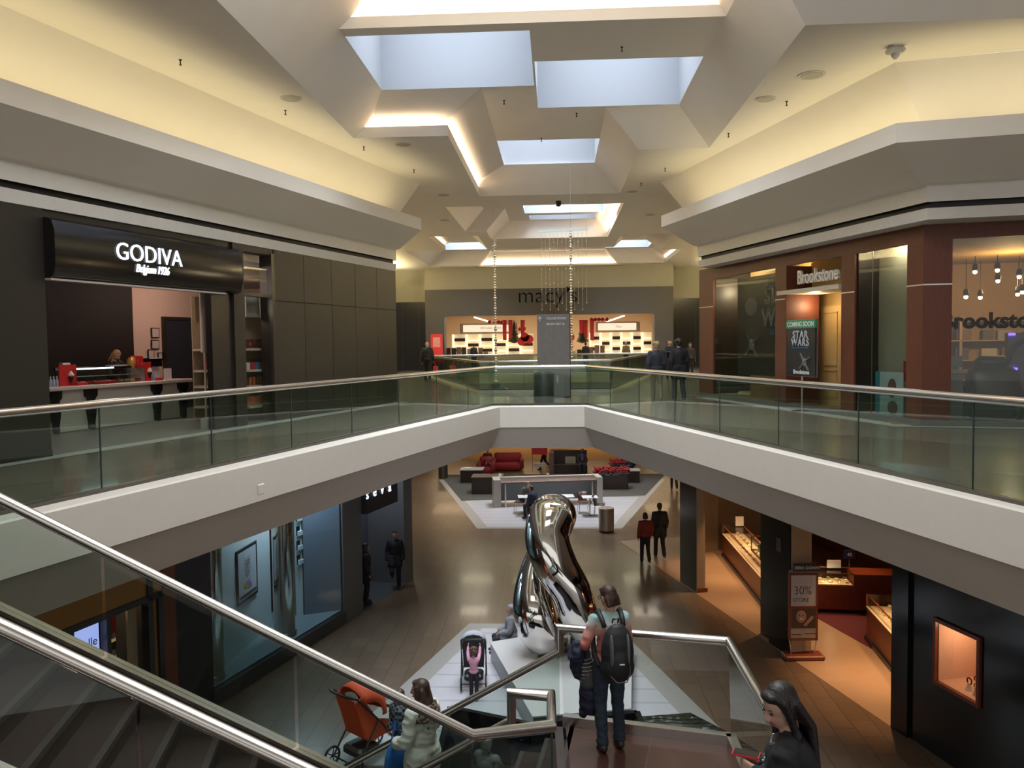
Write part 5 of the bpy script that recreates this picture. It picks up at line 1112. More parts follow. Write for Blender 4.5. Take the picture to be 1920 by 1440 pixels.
# landing
LAND = tilemat('brown landing tile', (.068, .028, .020), (.062, .026, .019), (.075, .05, .04), .9, .9, .01, rough=.22, rot=math.radians(12), noise=.12, offset=0, coat=.3)
LP = [(-.35, 5.0), (.25, 5.6), (1.95, 5.6), (1.95, 8.55), (.06, 9.02), (.12, 7.58), (-.45, 7.5), (-.73, 6.72)]
m = MB(); m.prism(LP, 2.35, 2.6); struct(m.build('floor_landing', LAND))
m = MB(); m.poly([(-.02, 7.62, 2.604), (.07, 7.62, 2.604), (.03, 8.98, 2.604), (-.06, 8.98, 2.604)][::-1]); struct(m.build('trim_30', GRANL))
o = Vector((0, 9.3, 2.6)); R0 = Vector((.01, 9.32, 3.6)); R1 = Vector((1.83, 8.92, 3.6)); R2 = Vector((1.83, 5.6, 3.6)); R3 = R2 + Vector((0, -1, SLOPE)) * 4.0
Q4 = Vector((.01, 9.32, 3.33)); Q5 = Q4 + Vector((dl.x, dl.y, -SLOPE)) * 4.0
rl = thing('stair_railing', 'steel handrail with glass round the landing in front of the standing woman', 'railing', o)
MB().tube([q - o for q in (Q5, Q4, R0, R1, R2, R3)], .043, 12).build('handrail', STEEL, rl, smooth=True)
MB().beam(Vector((.04, 9.06, 2.64)) - o, Vector((1.80, 8.64, 2.64)) - o, .10, .13).build('base_channel', STEEL, rl); MB().beam(Vector((1.80, 8.66, 2.64)) - o, Vector((1.80, 5.6, 2.64)) - o, .10, .13).build('base_channel', STEEL, rl)
b0, b1 = Vector((.04, 9.07, 3.6)), Vector((1.81, 8.66, 3.6))
def panel4(root, name, m_, a, b, c, d, o): MB().add([a - o, b - o, c - o, d - o], [(0, 1, 2, 3)]).build(name, m_, root)
Z = Vector((0, 0, 1))
panel4(rl, 'glass_panel', STG, R0 - Z * .03, R1 - Z * .03, Vector((1.80, 8.64, 2.7)), Vector((.04, 9.06, 2.7)), o)
panel4(rl, 'glass_panel', STG, R1 - Z * .03, R2 - Z * .03, Vector((1.80, 5.6, 2.7)), Vector((1.80, 8.64, 2.7)), o)
glass_run(rl, Q4, Q5, o, (.13, .99), 3, bot=-.8)
# lower flight: from the landing down to the left
o = Vector((.0, 8.4, 0)); f0 = Vector((-.05 + dl.x * RUN * 15, 7.62 + dl.y * RUN * 15))
root = thing('staircase', 'brown granite flight leading down to the lower floor behind the loop of the handrail', 'staircase', (f0.x, f0.y, 0))
o = Vector((f0.x, f0.y, 0)); nl = (.13, .99)
S2 = Stair(f0, (-dl.x, -dl.y), nl, 1.5, 0.0); S2.steps(root, o)
root = thing('staircase', 'brown granite flight rising from the landing towards the viewer, under the dark haired woman', 'staircase', (.35, 5.6, 2.6))
S3 = Stair((.30, 5.6), (0, -1), (1, 0), 1.6, 2.6); S3.steps(root, Vector((.35, 5.6, 2.6)))

# ================================================================ plinth, sculpture, pool
WPL2 = mat('white plinth top', (.50, .48, .46), .35, noise=.04); PSD = mat('grey plinth side', (.16, .16, .165), .3)
pl = thing('plinth', 'low white plinth with sharp corners under the polished sculpture', 'plinth', (.2, 16, .009))
PP = [(-1.49, 17.5), (-.47, 13.95), (1.25, 14.3), (1.6, 17.9), (.2, 18.3)]
MB().prism([(x - .2, y - 16) for x, y in PP], .395, .42).build('top', WPL2, pl); MB().prism([(x - .2, y - 16) for x, y in offset_poly(PP, .01)], 0, .395).build('side', PSD, pl)
def catmull(P, n=8):
    out = []; N = len(P)
    for i in range(N):
        p0, p1, p2, p3 = P[i - 1], P[i], P[(i + 1) % N], P[(i + 2) % N]
        for k in range(n):
            t = k / n; out.append(0.5 * ((2 * p1) + (p2 - p0) * t + (2 * p0 - 5 * p1 + 4 * p2 - p3) * t * t + (3 * p1 - p0 - 3 * p2 + p3) * t ** 3))
    return out
CP = [(1033, 969, 16.75, .455), (1026, 1012, 16.5, .45), (1043, 1062, 16.35, .43), (1070, 1108, 16.3, .40), (1086, 1152, 16.35, .39), (1106, 1190, 16.6, .36), (1090, 1222, 17.0, .33), (1056, 1216, 17.1, .34), (1022, 1198, 16.8, .42), (1002, 1152, 16.7, .43), (1000, 1102, 16.9, .38), (1013, 1046, 17.2, .31), (1040, 1000, 17.35, .31), (1047, 968, 17.15, .38)]
CV = [Vector((*PV(a, b, v), r)) for a, b, v, r in CP]
CC = catmull(CV, 10)
# keep the foot of the loop standing on the plinth
lowz = min(c.z - c.w for c in CC)
sc_o = Vector((.0, 16.8, .429))
b = MB(); b.tube([Vector((c.x, c.y, max(c.z, c.w + .431))) - sc_o for c in CC], [c.w for c in CC], 32, closed=True)
SCULM = mat('mirror polished steel', (.72, .70, .67), .045, 1.0, noise=0)
sculpt = thing('sculpture', 'tall mirror polished steel loop twisted like a figure eight on the white plinth', 'sculpture', sc_o); b.build('loop', SCULM, sculpt, smooth='all')
# dark basin and rippled pool under the stairs
PD = mat('black pool stone', (.012, .012, .013), .2)
t = thing('pool_basin', 'black stone edged basin between the white plinth and the stairs', 'basin', (.2, 13.2, .009))
b = MB(); hp = [(-1.95, 14.35), (-.5, 13.75), (1.35, 14.25), (1.42, 13.4), (1.3, 12.0), (-1.9, 12.0)]
inn = offset_poly(hp[::-1], .12)[::-1] if False else None
for i in range(len(hp)):
    j = (i + 1) % len(hp); b.seg((hp[i][0] - .2, hp[i][1] - 13.2), (hp[j][0] - .2, hp[j][1] - 13.2), .1, 0, .40)
b.build('rim', PD, t); MB().prism([(x - .2, y - 13.2) for x, y in hp], .0, .05).build('floor', PD, t)
m_, nt, bs = newmat('dark rippled water'); MATS['dark rippled water'] = m_
bs.inputs['Base Color'].default_value = (.035, .045, .032, 1); bs.inputs['Roughness'].default_value = .12
tc = nt.nodes.new('ShaderNodeTexCoord'); wv = nt.nodes.new('ShaderNodeTexWave'); wv.inputs['Scale'].default_value = 2.2; wv.inputs['Distortion'].default_value = 5; wv.bands_direction = 'Y'
nt.links.new(tc.outputs['Object'], wv.inputs['Vector']); bp = nt.nodes.new('ShaderNodeBump'); bp.inputs['Strength'].default_value = 1; bp.inputs['Distance'].default_value = .08
nt.links.new(wv.outputs[0], bp.inputs['Height']); nt.links.new(bp.outputs[0], bs.inputs['Normal'])
o = MB().poly([(1.35, 14.85, .03), (1.35, 12.0, .03), (4.2, 12.0, .03), (2.9, 14.35, .03), (2.4, 15.05, .03)]).build('rippled_pool', m_); tag(o, 'dark green rippled triangle of water right of the standing woman', 'pool')
o = MB().box((-1.2, 11.6, .25), (1.3, .6, .5), bev=.02).build('stone_bench', mat('grey brown bench', (.10, .095, .085), .5)); tag(o, 'grey brown stone bench beside the black basin', 'bench')
# ================================================================ strollers
def wheel(parent, c, r, m, w=.035, axis='x'):
    b = MB(); dv = Vector((w / 2, 0, 0)) if axis == 'x' else Vector((0, w / 2, 0))
    pts = [(c[0], c[1] + r * .88 * math.cos(a * math.pi / 8), c[2] + r * .88 * math.sin(a * math.pi / 8)) for a in range(16)]
    b.tube(pts, r * .13, 6, closed=True)
    for a in range(5): b.cyl(c, (c[0], c[1] + r * .85 * math.cos(a * 1.256), c[2] + r * .85 * math.sin(a * 1.256)), .008, 5)
    b.build('wheel', m, parent, smooth='all')
def stroller(label, loc, rz, hood, seat, lean=0.0, s=1.0, hoodless=False):
    t = thing('stroller', label, 'stroller', loc, rz, None, s); BK = mat('stroller frame', (.02, .02, .022), .35)
    for sx in (-1, 1):
        x = sx * .24
        MB().tube([(x, .42, .10), (x, .10, .55), (x * .98, -.28, .98), (x * .9, -.36, 1.02)], .014, 7).build('side_frame', BK, t, smooth=True)
        MB().tube([(x, -.32, .12), (x, .05, .60)], .013, 7).build('rear_leg', BK, t)
        wheel(t, (x, .42, .10), .10, BK); wheel(t, (x, -.34, .13), .13, BK)
    MB().tube([(-.22, -.36, 1.02), (-.1, -.40, 1.03), (.1, -.40, 1.03), (.22, -.36, 1.02)], .02, 8).build('handle', BK, t, smooth=True)
    MB().cyl((-.24, -.33, .13), (.24, -.33, .13), .012, 8).build('axle', BK, t)
    b = MB()
    prof = [(.30, .42), (.22, .40), (-.02, .40), (-.10, .44), (-.26, .92), (-.30, .95), (-.14, .40), (-.02, .34), (.28, .36)]
    b.add([(x, y, z) for x in (-.19, .19) for y, z in prof], [tuple(range(9)), tuple(range(17, 8, -1))] + [(i, 9 + i, 9 + (i + 1) % 9, (i + 1) % 9) for i in range(9)]); b.build('seat', seat, t, smooth=True)
    b = MB()
    vs = []; fs = []; n = 8
    for i in range(n + 1):
        a = -.35 + i * 2.05 / n
        for k in range(7):
            ph = -math.pi / 2 + math.pi * k / 6
            vs.append((.255 * math.sin(ph), -.10 + (.40 * math.sin(a)) * (.55 + .45 * math.cos(ph)), .68 + .42 * math.cos(a) * (.5 + .5 * math.cos(ph))))
    for i in range(n):
        for k in range(6): fs.append((i * 7 + k, i * 7 + k + 1, (i + 1) * 7 + k + 1, (i + 1) * 7 + k))
    b.add(vs, fs); hd = b.build('hood', hood, t, smooth='all'); md = hd.modifiers.new('thickness', 'SOLIDIFY'); md.thickness = .012
    MB().box((0, -.05, .20), (.38, .36, .14), bev=.04).build('basket', BK, t); MB().tube([(-.2, .28, .62), (-.12, .36, .64), (.12, .36, .64), (.2, .28, .62)], .018, 8).build('bumper_bar', BK, t)
    MB().box((0, .40, .28), (.3, .14, .03), bev=.01).build('footrest', seat, t)
    b = MB()
    for sx in (-1, 1): b.add([(sx * .2, .28, .36), (sx * .2, .30, .52), (sx * .215, .05, .62), (sx * .23, -.2, .98), (sx * .2, -.30, .92), (sx * .2, -.1, .36)], [(0, 1, 2, 3, 4, 5) if sx > 0 else (5, 4, 3, 2, 1, 0)])
    o_ = b.build('side_wing', seat, t); o_.modifiers.new('thickness', 'SOLIDIFY').thickness = .012
    return t
q = PZ(889, 1282, .009); stroller('grey and white stroller held by the small girl in pink', (q.x, q.y, .009), math.radians(4), mat('pale grey hood', (.38, .40, .44), .7, noise=.3, nscale=12), mat('black seat', (.02, .02, .022), .7), s=1.02)
ORG = mat('orange fabric', (.58, .075, .018), .7, noise=.12, nscale=9, bump=.4)
q = PZ(684, 1428, 0); st_ = stroller('bright orange stroller at the foot of the stairs beside the boy in plaid', (q.x, q.y, .01), math.radians(-38), ORG, ORG, s=1.25)
# ================================================================ people
from mathutils import noise
def remesh(name, mb, vox, m, parent, smooth=2, wrinkle=0.0, wf=7.0):
    me = bpy.data.meshes.new(name); me.from_pydata([tuple(v) for v in mb.v], [], mb.f); me.update()
    o = bpy.data.objects.new(name, me); COL.objects.link(o)
    r = o.modifiers.new('r', 'REMESH'); r.mode = 'VOXEL'; r.voxel_size = vox; r.use_smooth_shade = True
    if smooth:
        s = o.modifiers.new('s', 'SMOOTH'); s.factor = .5; s.iterations = smooth
    m2 = bpy.data.meshes.new_from_object(o.evaluated_get(bpy.context.evaluated_depsgraph_get()))
    bpy.data.objects.remove(o); bpy.data.meshes.remove(me); m2.name = name; m2.materials.clear(); m2.materials.append(m)
    if wrinkle:
        ns = [v.normal.copy() for v in m2.vertices]
        for v, n_ in zip(m2.vertices, ns):
            c = v.co; k = 1 - abs(noise.noise(Vector((c.x * wf, c.y * wf, c.z * wf * 1.6)))) * 2.2 + .4 * noise.noise(c * wf * 2.5)
            v.co = c + n_ * wrinkle * (k - .6)
    ob = bpy.data.objects.new(name, m2); COL.objects.link(ob)
    zs = min(v.co.z for v in m2.vertices); xs = sum(v.co.x for v in m2.vertices) / len(m2.vertices); ys = sum(v.co.y for v in m2.vertices) / len(m2.vertices)
    m2.transform(Matrix.Translation((-xs, -ys, -zs))); ob.location = (xs, ys, zs)
    if parent is not None: ob.parent = parent
    return ob
def cap(b, p0, p1, r0, r1, n=12):
    p0, p1 = Vector(p0), Vector(p1); d = (p1 - p0); L = d.length; d = d / L if L > 1e-6 else Vector((0, 0, 1)); P = []; R = []
    for k in range(4): a = k * math.pi / 8; P.append(p0 - d * r0 * math.cos(a)); R.append(max(.001, r0 * math.sin(a)))
    P.append(p0); R.append(r0); P.append(p1); R.append(r1)
    for k in range(3, -1, -1): a = k * math.pi / 8; P.append(p1 + d * r1 * math.cos(a)); R.append(max(.001, r1 * math.sin(a)))
    b.tube(P, R, n); return b
def ell(b, c, r, n=16): b.ball(c, 1.0, n, r); return b
BASE = dict(pelvis=(0, 0, .95), waist=(0, 0, 1.10), chest=(0, 0, 1.30), neck=(0, -.01, 1.45), head=(0, .02, 1.60),
            sL=(-.160, 0, 1.385), sR=(.160, 0, 1.385), eL=(-.225, -.03, 1.12), eR=(.225, -.03, 1.12), wL=(-.235, .06, .88), wR=(.235, .06, .88),
            hL=(-.085, 0, .92), hR=(.085, 0, .92), kL=(-.095, .03, .50), kR=(.095, .03, .50), aL=(-.10, -.02, .09), aR=(.10, -.02, .09))
UPPER = ('pelvis', 'waist', 'chest', 'neck', 'head', 'sL', 'sR', 'eL', 'eR', 'wL', 'wR', 'hL', 'hR')
def pose(sit=None, walk=0.0, lean=0.0, **ov):
    J = {k: Vector(v) for k, v in BASE.items()}
    if sit is not None:
        dz = sit + .10 - .95
        for k in UPPER: J[k].z += dz
        for s, sx in (('L', -1), ('R', 1)):
            J['k' + s] = Vector((sx * .12, .42, sit + .06)); J['a' + s] = Vector((sx * .12, .40, .09)); J['e' + s] = Vector((sx * .24, .08, J['chest'].z - .18)); J['w' + s] = Vector((sx * .12, .30, J['chest'].z - .26))
    if walk:
        J['kL'] += Vector((0, .12 * walk, .02)); J['aL'] += Vector((0, .24 * walk, .0)); J['kR'] += Vector((0, -.02 * walk, -.01)); J['aR'] += Vector((0, -.30 * walk, .06))
        J['eR'] += Vector((0, .06 * walk, 0)); J['wR'] += Vector((0, .16 * walk, .04)); J['eL'] += Vector((0, -.08 * walk, 0)); J['wL'] += Vector((0, -.16 * walk, .0))
    if lean:
        p = J['pelvis']; Mr = Matrix.Rotation(-lean, 3, 'X')
        for k in ('waist', 'chest', 'neck', 'head', 'sL', 'sR', 'eL', 'eR', 'wL', 'wR'): J[k] = p + Mr @ (J[k] - p)
    for k, v in ov.items(): J[k] = Vector(v)
    return J
def hand(b, w, e, side, curl=.5, near=True, aim=None):
    d = (Vector(aim) if aim else (w - e)).normalized(); out = Vector((side, 0, 0)); out = (out - d * out.dot(d)).normalized(); fwd = d.cross(out) * side
    # palm faces -out (the thigh); thumb leaves the front edge
    if fwd.y < 0: fwd = -fwd
    pc = w + d * .045
    for k in (-1, 0, 1): cap(b, w + fwd * k * .014, w + d * .075 + fwd * k * .022, .015, .014, 8)
    if near:
        for i, (off, ln) in enumerate(((.031, .066), (.011, .076), (-.010, .072), (-.030, .056))):
            p0 = w + d * .08 + fwd * off; c1 = math.cos(curl * .6), math.sin(curl * .6); c2 = math.cos(curl * 1.5), math.sin(curl * 1.5)
            p1 = p0 + (d * c1[0] - out * c1[1]) * ln * .5; p2 = p1 + (d * c2[0] - out * c2[1]) * ln * .5
            cap(b, p0, p1, .0095, .0088, 7); cap(b, p1, p2, .0088, .0075, 7)
        t0 = w + d * .03 + fwd * .028; t1 = t0 + (d * .6 + fwd * .8 - out * .3) * .035; cap(b, t0, t1, .012, .010, 7); cap(b, t1, t1 + (d * .9 - out * .4 + fwd * .2) * .03, .010, .0085, 7)
    else: cap(b, w + d * .08, w + d * .14 - out * .02, .024, .014, 7)
def person(label, loc, rz, H=1.7, J=None, top=(.03, .03, .035), legs=(.02, .02, .03), hair=(.02, .012, .008), style='short', skin=(.42, .24, .17), shoes=(.015, .012, .012),
           vox=.02, near=False, coat=False, bulk=0.0, face_dir=0.0, tilt=0.0, sleeve=True, topmat=None, legmat=None, hairlen=.25, curl=(.5, .5), aim=(None, None), headscale=1.0, child=False, beard=False, name='person', hip=1.0):
    J = J or pose(); s = H / 1.74
    t = thing(name, label, 'person', loc, rz, None, s)
    Hc_ = Matrix.Rotation(face_dir, 3, 'Z') @ Matrix.Rotation(-tilt, 3, 'X'); hd = J['head']; hs = headscale
    def h(x, y, z): return hd + Hc_ @ (Vector((x, y, z)) * hs)
    sk = mat('skin %.2f' % skin[0], skin, .5, noise=.04); b = MB()
    up = (J['chest'] - J['pelvis']).normalized()
    ell(b, J['pelvis'], (.145 * hip, .105, .12)); cap(b, J['pelvis'], J['waist'], .115, .105); ell(b, J['waist'], (.13, .095, .12)); ell(b, J['chest'], (.155, .11, .16)); cap(b, J['waist'], J['chest'], .105, .115)
    nb_ = J['neck'] - up * .045; cap(b, nb_, J['sL'], .062, .05); cap(b, nb_, J['sR'], .062, .05); cap(b, J['chest'] + up * .1, J['neck'], .07, .055); cap(b, J['neck'], h(0, -.015, -.07), .055, .052)
    # skull, face and jaw
    for c, r in (((0, -.005, .03), (.077, .095, .090)), ((0, .03, -.03), (.058, .062, .078)), ((0, .055, -.075), (.030, .028, .024))):
        bb = MB(); bb.ball((0, 0, 0), hs, 16, r); b.add([hd + Hc_ @ (Vector(v) + Vector(c) * hs) for v in bb.v], bb.f)
    cap(b, h(0, .088, .02), h(0, .106, -.018), .010 * hs, .016 * hs, 8)
    for sx in (-1, 1): cap(b, h(sx * .077, -.004, .018), h(sx * .080, -.006, -.022), .014 * hs, .010 * hs, 7)
    for S, sx in (('L', -1), ('R', 1)):
        cap(b, J['s' + S], J['e' + S], .052, .041); cap(b, J['e' + S], J['w' + S], .041, .027)
        hand(b, J['w' + S], J['e' + S], sx, curl[0 if S == 'L' else 1], near, aim[0 if S == 'L' else 1])
        cap(b, J['h' + S], J['k' + S], .085, .056); cap(b, J['k' + S], J['a' + S], .056, .036); ft = J['a' + S]; cap(b, ft + Vector((0, -.03, -.045)), ft + Vector((0, .13, -.055)), .036, .028)
    body = remesh('body', b, min(vox, .010) if near else vox, sk, t, 1)
    if vox < .03:
        b = MB()
        for sx in (-1, 1): MB().ball(h(sx * .030, .0815, .022), .0095 * hs, 8).build('eye', mat('dark eyes', (.015, .012, .012), .2), t, smooth='all')
        b = MB(); cap(b, h(-.020, .090, -.055), h(.020, .090, -.055), .0065 * hs, .0065 * hs, 6); b.build('lips', mat('lips', (.30, .09, .08), .5), t, smooth='all')
        for sx in (-1, 1):
            if near: b = MB(); cap(b, h(sx * .018, .088, .044), h(sx * .044, .078, .045), .0028 * hs, .002 * hs, 5); b.build('eyebrow', mat('brows', (.03, .02, .015), .6), t)
    g = .016 + bulk; v2 = vox * .9 if near else vox
    # top
    b = MB(); ell(b, J['chest'], (.160 + g, .115 + g, .165)); cap(b, J['waist'], J['chest'], .11 + g, .125 + g); ell(b, J['waist'], (.135 + g, .10 + g, .12)); nb_ = J['neck'] - up * .05; cap(b, nb_, J['sL'], .064 + g * .5, .052 + g * .7); cap(b, nb_, J['sR'], .064 + g * .5, .052 + g * .7)
    ell(b, J['pelvis'] + Vector((0, 0, .02)), (.150 * hip + g, .112 + g, .10)); cap(b, J['chest'] + up * .1, J['neck'] - up * .01, .075 + g * .5, .056 + g * .3)
    if coat:
        for S in 'LR': cap(b, J['h' + S], J['h' + S].lerp(J['k' + S], .45), .105 + g, .10 + g)
    for S in 'LR':
        w = J['w' + S]; e = J['e' + S]; cap(b, J['s' + S], e, .054 + g * .85, .044 + g * .8)
        if sleeve: cap(b, e, w - (w - e).normalized() * .02, .044 + g * .8, .032 + g * .8)
    remesh('coat' if coat else 'top', b, v2, topmat or mat('cloth %.3f %.3f %.3f' % top, top, .8, noise=.15, nscale=14, bump=.25), t, wrinkle=.011 if near else .006)
    b = MB(); ell(b, J['pelvis'] - Vector((0, 0, .03)), (.150 * hip + .008, .115, .10))
    for S in 'LR': cap(b, J['h' + S], J['k' + S], .098, .072); cap(b, J['k' + S], J['a' + S], .070, .062)
    remesh('trousers', b, v2, legmat or mat('cloth %.3f %.3f %.3f' % legs, legs, .8, noise=.15, nscale=14, bump=.25), t, wrinkle=.008 if near else .004)
    b = MB()
    for S in 'LR': ft = J['a' + S]; cap(b, ft + Vector((0, -.035, -.045)), ft + Vector((0, .15, -.055)), .044, .034); cap(b, ft, ft + Vector((0, 0, -.03)), .044, .044)
    remesh('shoes', b, min(v2, .015), mat('shoe %.2f' % shoes[0], shoes, .4), t)
    # hair
    if style != 'bald':
        b = MB(); hm = mat('hair %.3f' % hair[0], hair, .45, noise=.35, nscale=50, bump=.5)
        def he(c, r):
            bb = MB(); bb.ball((0, 0, 0), hs, 14, r); b.add([hd + Hc_ @ (Vector(v) + Vector(c) * hs) for v in bb.v], bb.f)
        he((0, -.022, .052), (.086, .094, .086)); he((0, -.045, .0), (.078, .068, .085)); he((0, .045, .098), (.060, .035, .024))
        if style == 'curly':
            random.seed(4)
            for i in range(26): a = random.random() * 6.28; q = random.random() * 1.3; he((.085 * math.cos(a) * math.cos(q * .8), -.03 + .085 * math.sin(a) * math.cos(q * .8) * (1 if math.sin(a) < 0 else .6), .03 + .09 * math.sin(q)), (.028, .028, .028))
        if style == 'long':
            for x in (-.075, -.05, -.02, .02, .05, .075):
                cap(b, h(x, -.05, .02), h(x * 1.15, -.075, -.14), .034 * hs, .032 * hs, 8); q1 = h(x * 1.15, -.075, -.14); cap(b, q1, q1 + Vector((x * .2, -.045, -hairlen)), .032 * hs, .018 * hs, 8)
            for sx in (-1, 1): cap(b, h(sx * .075, .01, .06), h(sx * .088, .02, -.13), .026 * hs, .024 * hs, 8); q1 = h(sx * .088, .02, -.13); cap(b, q1, q1 + Vector((sx * .02, .01, -hairlen * .8)), .032 * hs, .018 * hs, 8)
        if style == 'pony': cap(b, h(0, -.10, .05), h(0, -.16, -.02), .034 * hs, .03 * hs, 8); cap(b, h(0, -.16, -.02), h(0, -.15, -.16), .03 * hs, .012 * hs, 8)
        if style == 'bun': he((0, -.12, .06), (.05, .045, .045))
        if style == 'bob':
            for x in (-.07, -.035, 0, .035, .07): cap(b, h(x, -.05, .0), h(x, -.062, -.075), .03 * hs, .024 * hs, 8)
        remesh('hair', b, min(v2, .012) if near else vox, hm, t, 1)
    return t
def at_floor(px, py, z): q = PZ(px, py, z); return (q.x, q.y, z)
DK = (.018, .018, .022)
# ---------- woman with the backpack on the landing
m_, nt, bs = newmat('ombre knit shirt'); MATS['ombre knit shirt'] = m_
tc = nt.nodes.new('ShaderNodeTexCoord'); sp = nt.nodes.new('ShaderNodeSeparateXYZ'); nt.links.new(tc.outputs['Object'], sp.inputs[0]); mr = nt.nodes.new('ShaderNodeMapRange'); mr.inputs[1].default_value = .0; mr.inputs[2].default_value = .62
nt.links.new(sp.outputs['Z'], mr.inputs[0]); cr = nt.nodes.new('ShaderNodeValToRGB'); e = cr.color_ramp.elements
e[0].position = .0; e[0].color = (.30, .27, .22, 1); e[1].position = 1; e[1].color = (.28, .42, .40, 1)
for p, c in ((.25, (.40, .17, .13)), (.5, (.48, .15, .12)), (.68, (.48, .24, .20)), (.80, (.55, .52, .48)), (.9, (.26, .42, .42))): x = e.new(p); x.color = (*c, 1)
nt.links.new(mr.outputs[0], cr.inputs[0]); nt.links.new(cr.outputs[0], bs.inputs['Base Color']); bs.inputs['Roughness'].default_value = .85
J = pose(eL=(-.27, -.02, 1.13), wL=(-.20, .20, 1.04), eR=(.22, .02, 1.12), wR=(.12, .22, 1.05), aL=(-.09, -.05, .09), aR=(.11, .0, .09))
wl_ = (.52, 8.52)
W1 = person('woman with glasses, short dark hair and black backpack standing on the landing at the rail', (wl_[0], wl_[1], 2.601), math.radians(14), 1.73, J, legs=(.025, .040, .062), hair=(.035, .014, .008), style='bob', near=True, vox=.014, topmat=m_, face_dir=.45, tilt=.35, skin=(.46, .28, .20), shoes=(.03, .018, .012), curl=(1.4, 1.4), hip=1.12)
h0 = J['head']; GB_ = mat('black glasses', (.01, .01, .01), .3); b = MB(); R_ = Matrix.Rotation(.45, 3, 'Z') @ Matrix.Rotation(-.35, 3, 'X')
for sx in (-1, 1):
    b.tube([h0 + R_ @ Vector((sx * .033 + .024 * math.cos(a * .785), .10, .022 + .02 * math.sin(a * .785))) for a in range(8)], .003, 5, closed=True); b.cyl(h0 + R_ @ Vector((sx * .058, .098, .026)), h0 + R_ @ Vector((sx * .082, .0, .026)), .003, 5)
b.build('glasses', GB_, W1)
bag = thing('backpack', 'black backpack with grey panels worn by the woman on the landing', 'backpack', (wl_[0], wl_[1], 2.601 + .82), math.radians(14)); NYL = mat('black nylon', (.012, .012, .014), .6, noise=.2, bump=.3, nscale=20); GRN_ = mat('grey nylon', (.12, .12, .14), .6)
b = MB(); ell(b, (0.0, -.27, .30), (.175, .12, .30)); ell(b, (0, -.27, .16), (.18, .14, .17)); ell(b, (.0, -.33, .2), (.12, .09, .18)); remesh('pack', b, .013, NYL, bag)
b = MB()
for sx in (-1, 1): b.tube([(sx * .10, -.16, .53), (sx * .11, -.10, .60), (sx * .115, .0, .645), (sx * .12, .10, .58), (sx * .14, .13, .4), (sx * .16, .02, .2), (sx * .15, -.14, .12)], .026, 8)
b.tube([(-.03, -.2, .58), (-.03, -.23, .63), (.03, -.23, .63), (.03, -.2, .58)], .008, 6)
b.build('straps', NYL, bag, smooth='all')
for sx in (-1, 1): b = MB(); ell(b, (sx * .085, -.345, .32), (.022, .06, .20)); remesh('grey_panel', b, .012, GRN_, bag)
MB().box((0, -.425, .23), (.05, .012, .012)).build('badge', mat('pale badge', (.5, .5, .5), .5), bag); MB().tube([(-.1, -.37, .1), (-.05, -.42, .05), (.05, -.42, .05), (.1, -.37, .1), (.09, -.40, .2)], .006, 6).build('cord', GRN_, bag)
ct = thing('folded_coats', 'dark blue and striped coats hanging over the arm of the woman on the landing', 'coats', (wl_[0], wl_[1], 2.601 + .45), math.radians(14)); NAVY = mat('navy coat', (.010, .013, .035), .75, noise=.2, bump=.3)
b = MB(); ell(b, (-.31, .12, .52), (.10, .12, .17)); ell(b, (-.30, .14, .40), (.09, .11, .14)); remesh('navy_coat', b, .014, NAVY, ct, wrinkle=.02, wf=9)
STRP = tilemat('striped knit', (.03, .03, .035), (.035, .035, .04), (.30, .29, .28), 3, .03, .006, rough=.9); 
b = MB(); b.box((0, 0, 0), (.01, .01, .01)); b = MB(); cap(b, (-.26, .12, .55), (-.20, .10, .22), .085, .09); ob_ = remesh('striped_coat', b, .014, mat('striped knit dark', (.06, .06, .065), .9), ct)
b = MB()
for k in range(7): b.tube([(-.255 + .008 * k + .094 * math.cos(a * .5236), .118 + .094 * math.sin(a * .5236), .50 - .04 * k) for a in range(12)], .006, 5, closed=True)
b.build('pale_stripes', mat('pale stripe', (.34, .33, .32), .8), ct)
b = MB(); cap(b, (-.20, .10, .22), (-.20, .10, -.02), .09, .10); cap(b, (-.25, .1, .0), (-.26, .1, -.10), .05, .045); cap(b, (-.12, .1, .0), (-.11, .1, -.11), .05, .045); remesh('coat_hem', b, .014, NAVY, ct, wrinkle=.015, wf=9)
# ---------- black haired woman with a phone, bottom right
J = pose(lean=.10, eL=(-.20, .03, 1.12), wL=(-.07, .20, 1.24), eR=(.20, .03, 1.12), wR=(.07, .20, 1.22))
pw = (1.09, 4.20); zs = 2.6 + RISE * 5
W2 = person('black haired woman in a black coat looking down at a phone, bottom right', (pw[0] + .12, pw[1], zs), math.radians(68), 1.64, J, top=(.012, .013, .016), hair=(.010, .007, .007), style='long', hairlen=.30, near=True, vox=.013, tilt=.45, face_dir=.75, skin=(.50, .31, .23), coat=True, bulk=.008, curl=(1.0, 1.0), aim=((.35, .9, .1), (-.35, .9, .1)))
MB().tube([(-.09, .06, 1.42), (-.05, .13, 1.40), (.05, .13, 1.40), (.09, .06, 1.42)], .012, 6).build('collar_zip', mat('steel zip', (.35, .35, .35), .3, .8), W2)
b = MB(); random.seed(2)
for i in range(14): b.ball((random.uniform(-.05, .05), .165 + random.uniform(0, .01), 1.15 + random.uniform(0, .2)), .008, 6)
b.build('blouse_dots', mat('white dots', (.6, .6, .6), .6), W2)
ph = thing('phone', 'red cased phone held by the black haired woman', 'phone', Vector((pw[0] + .12, pw[1], zs)) + Matrix.Rotation(math.radians(68), 3, 'Z') @ Vector((.0, .255, 1.215)), math.radians(68)); P_('case', RED, ph, -.036, .036, -.07, .07, 0, .010); P_('screen', BLK, ph, -.032, .032, -.064, .064, .010, .012); 
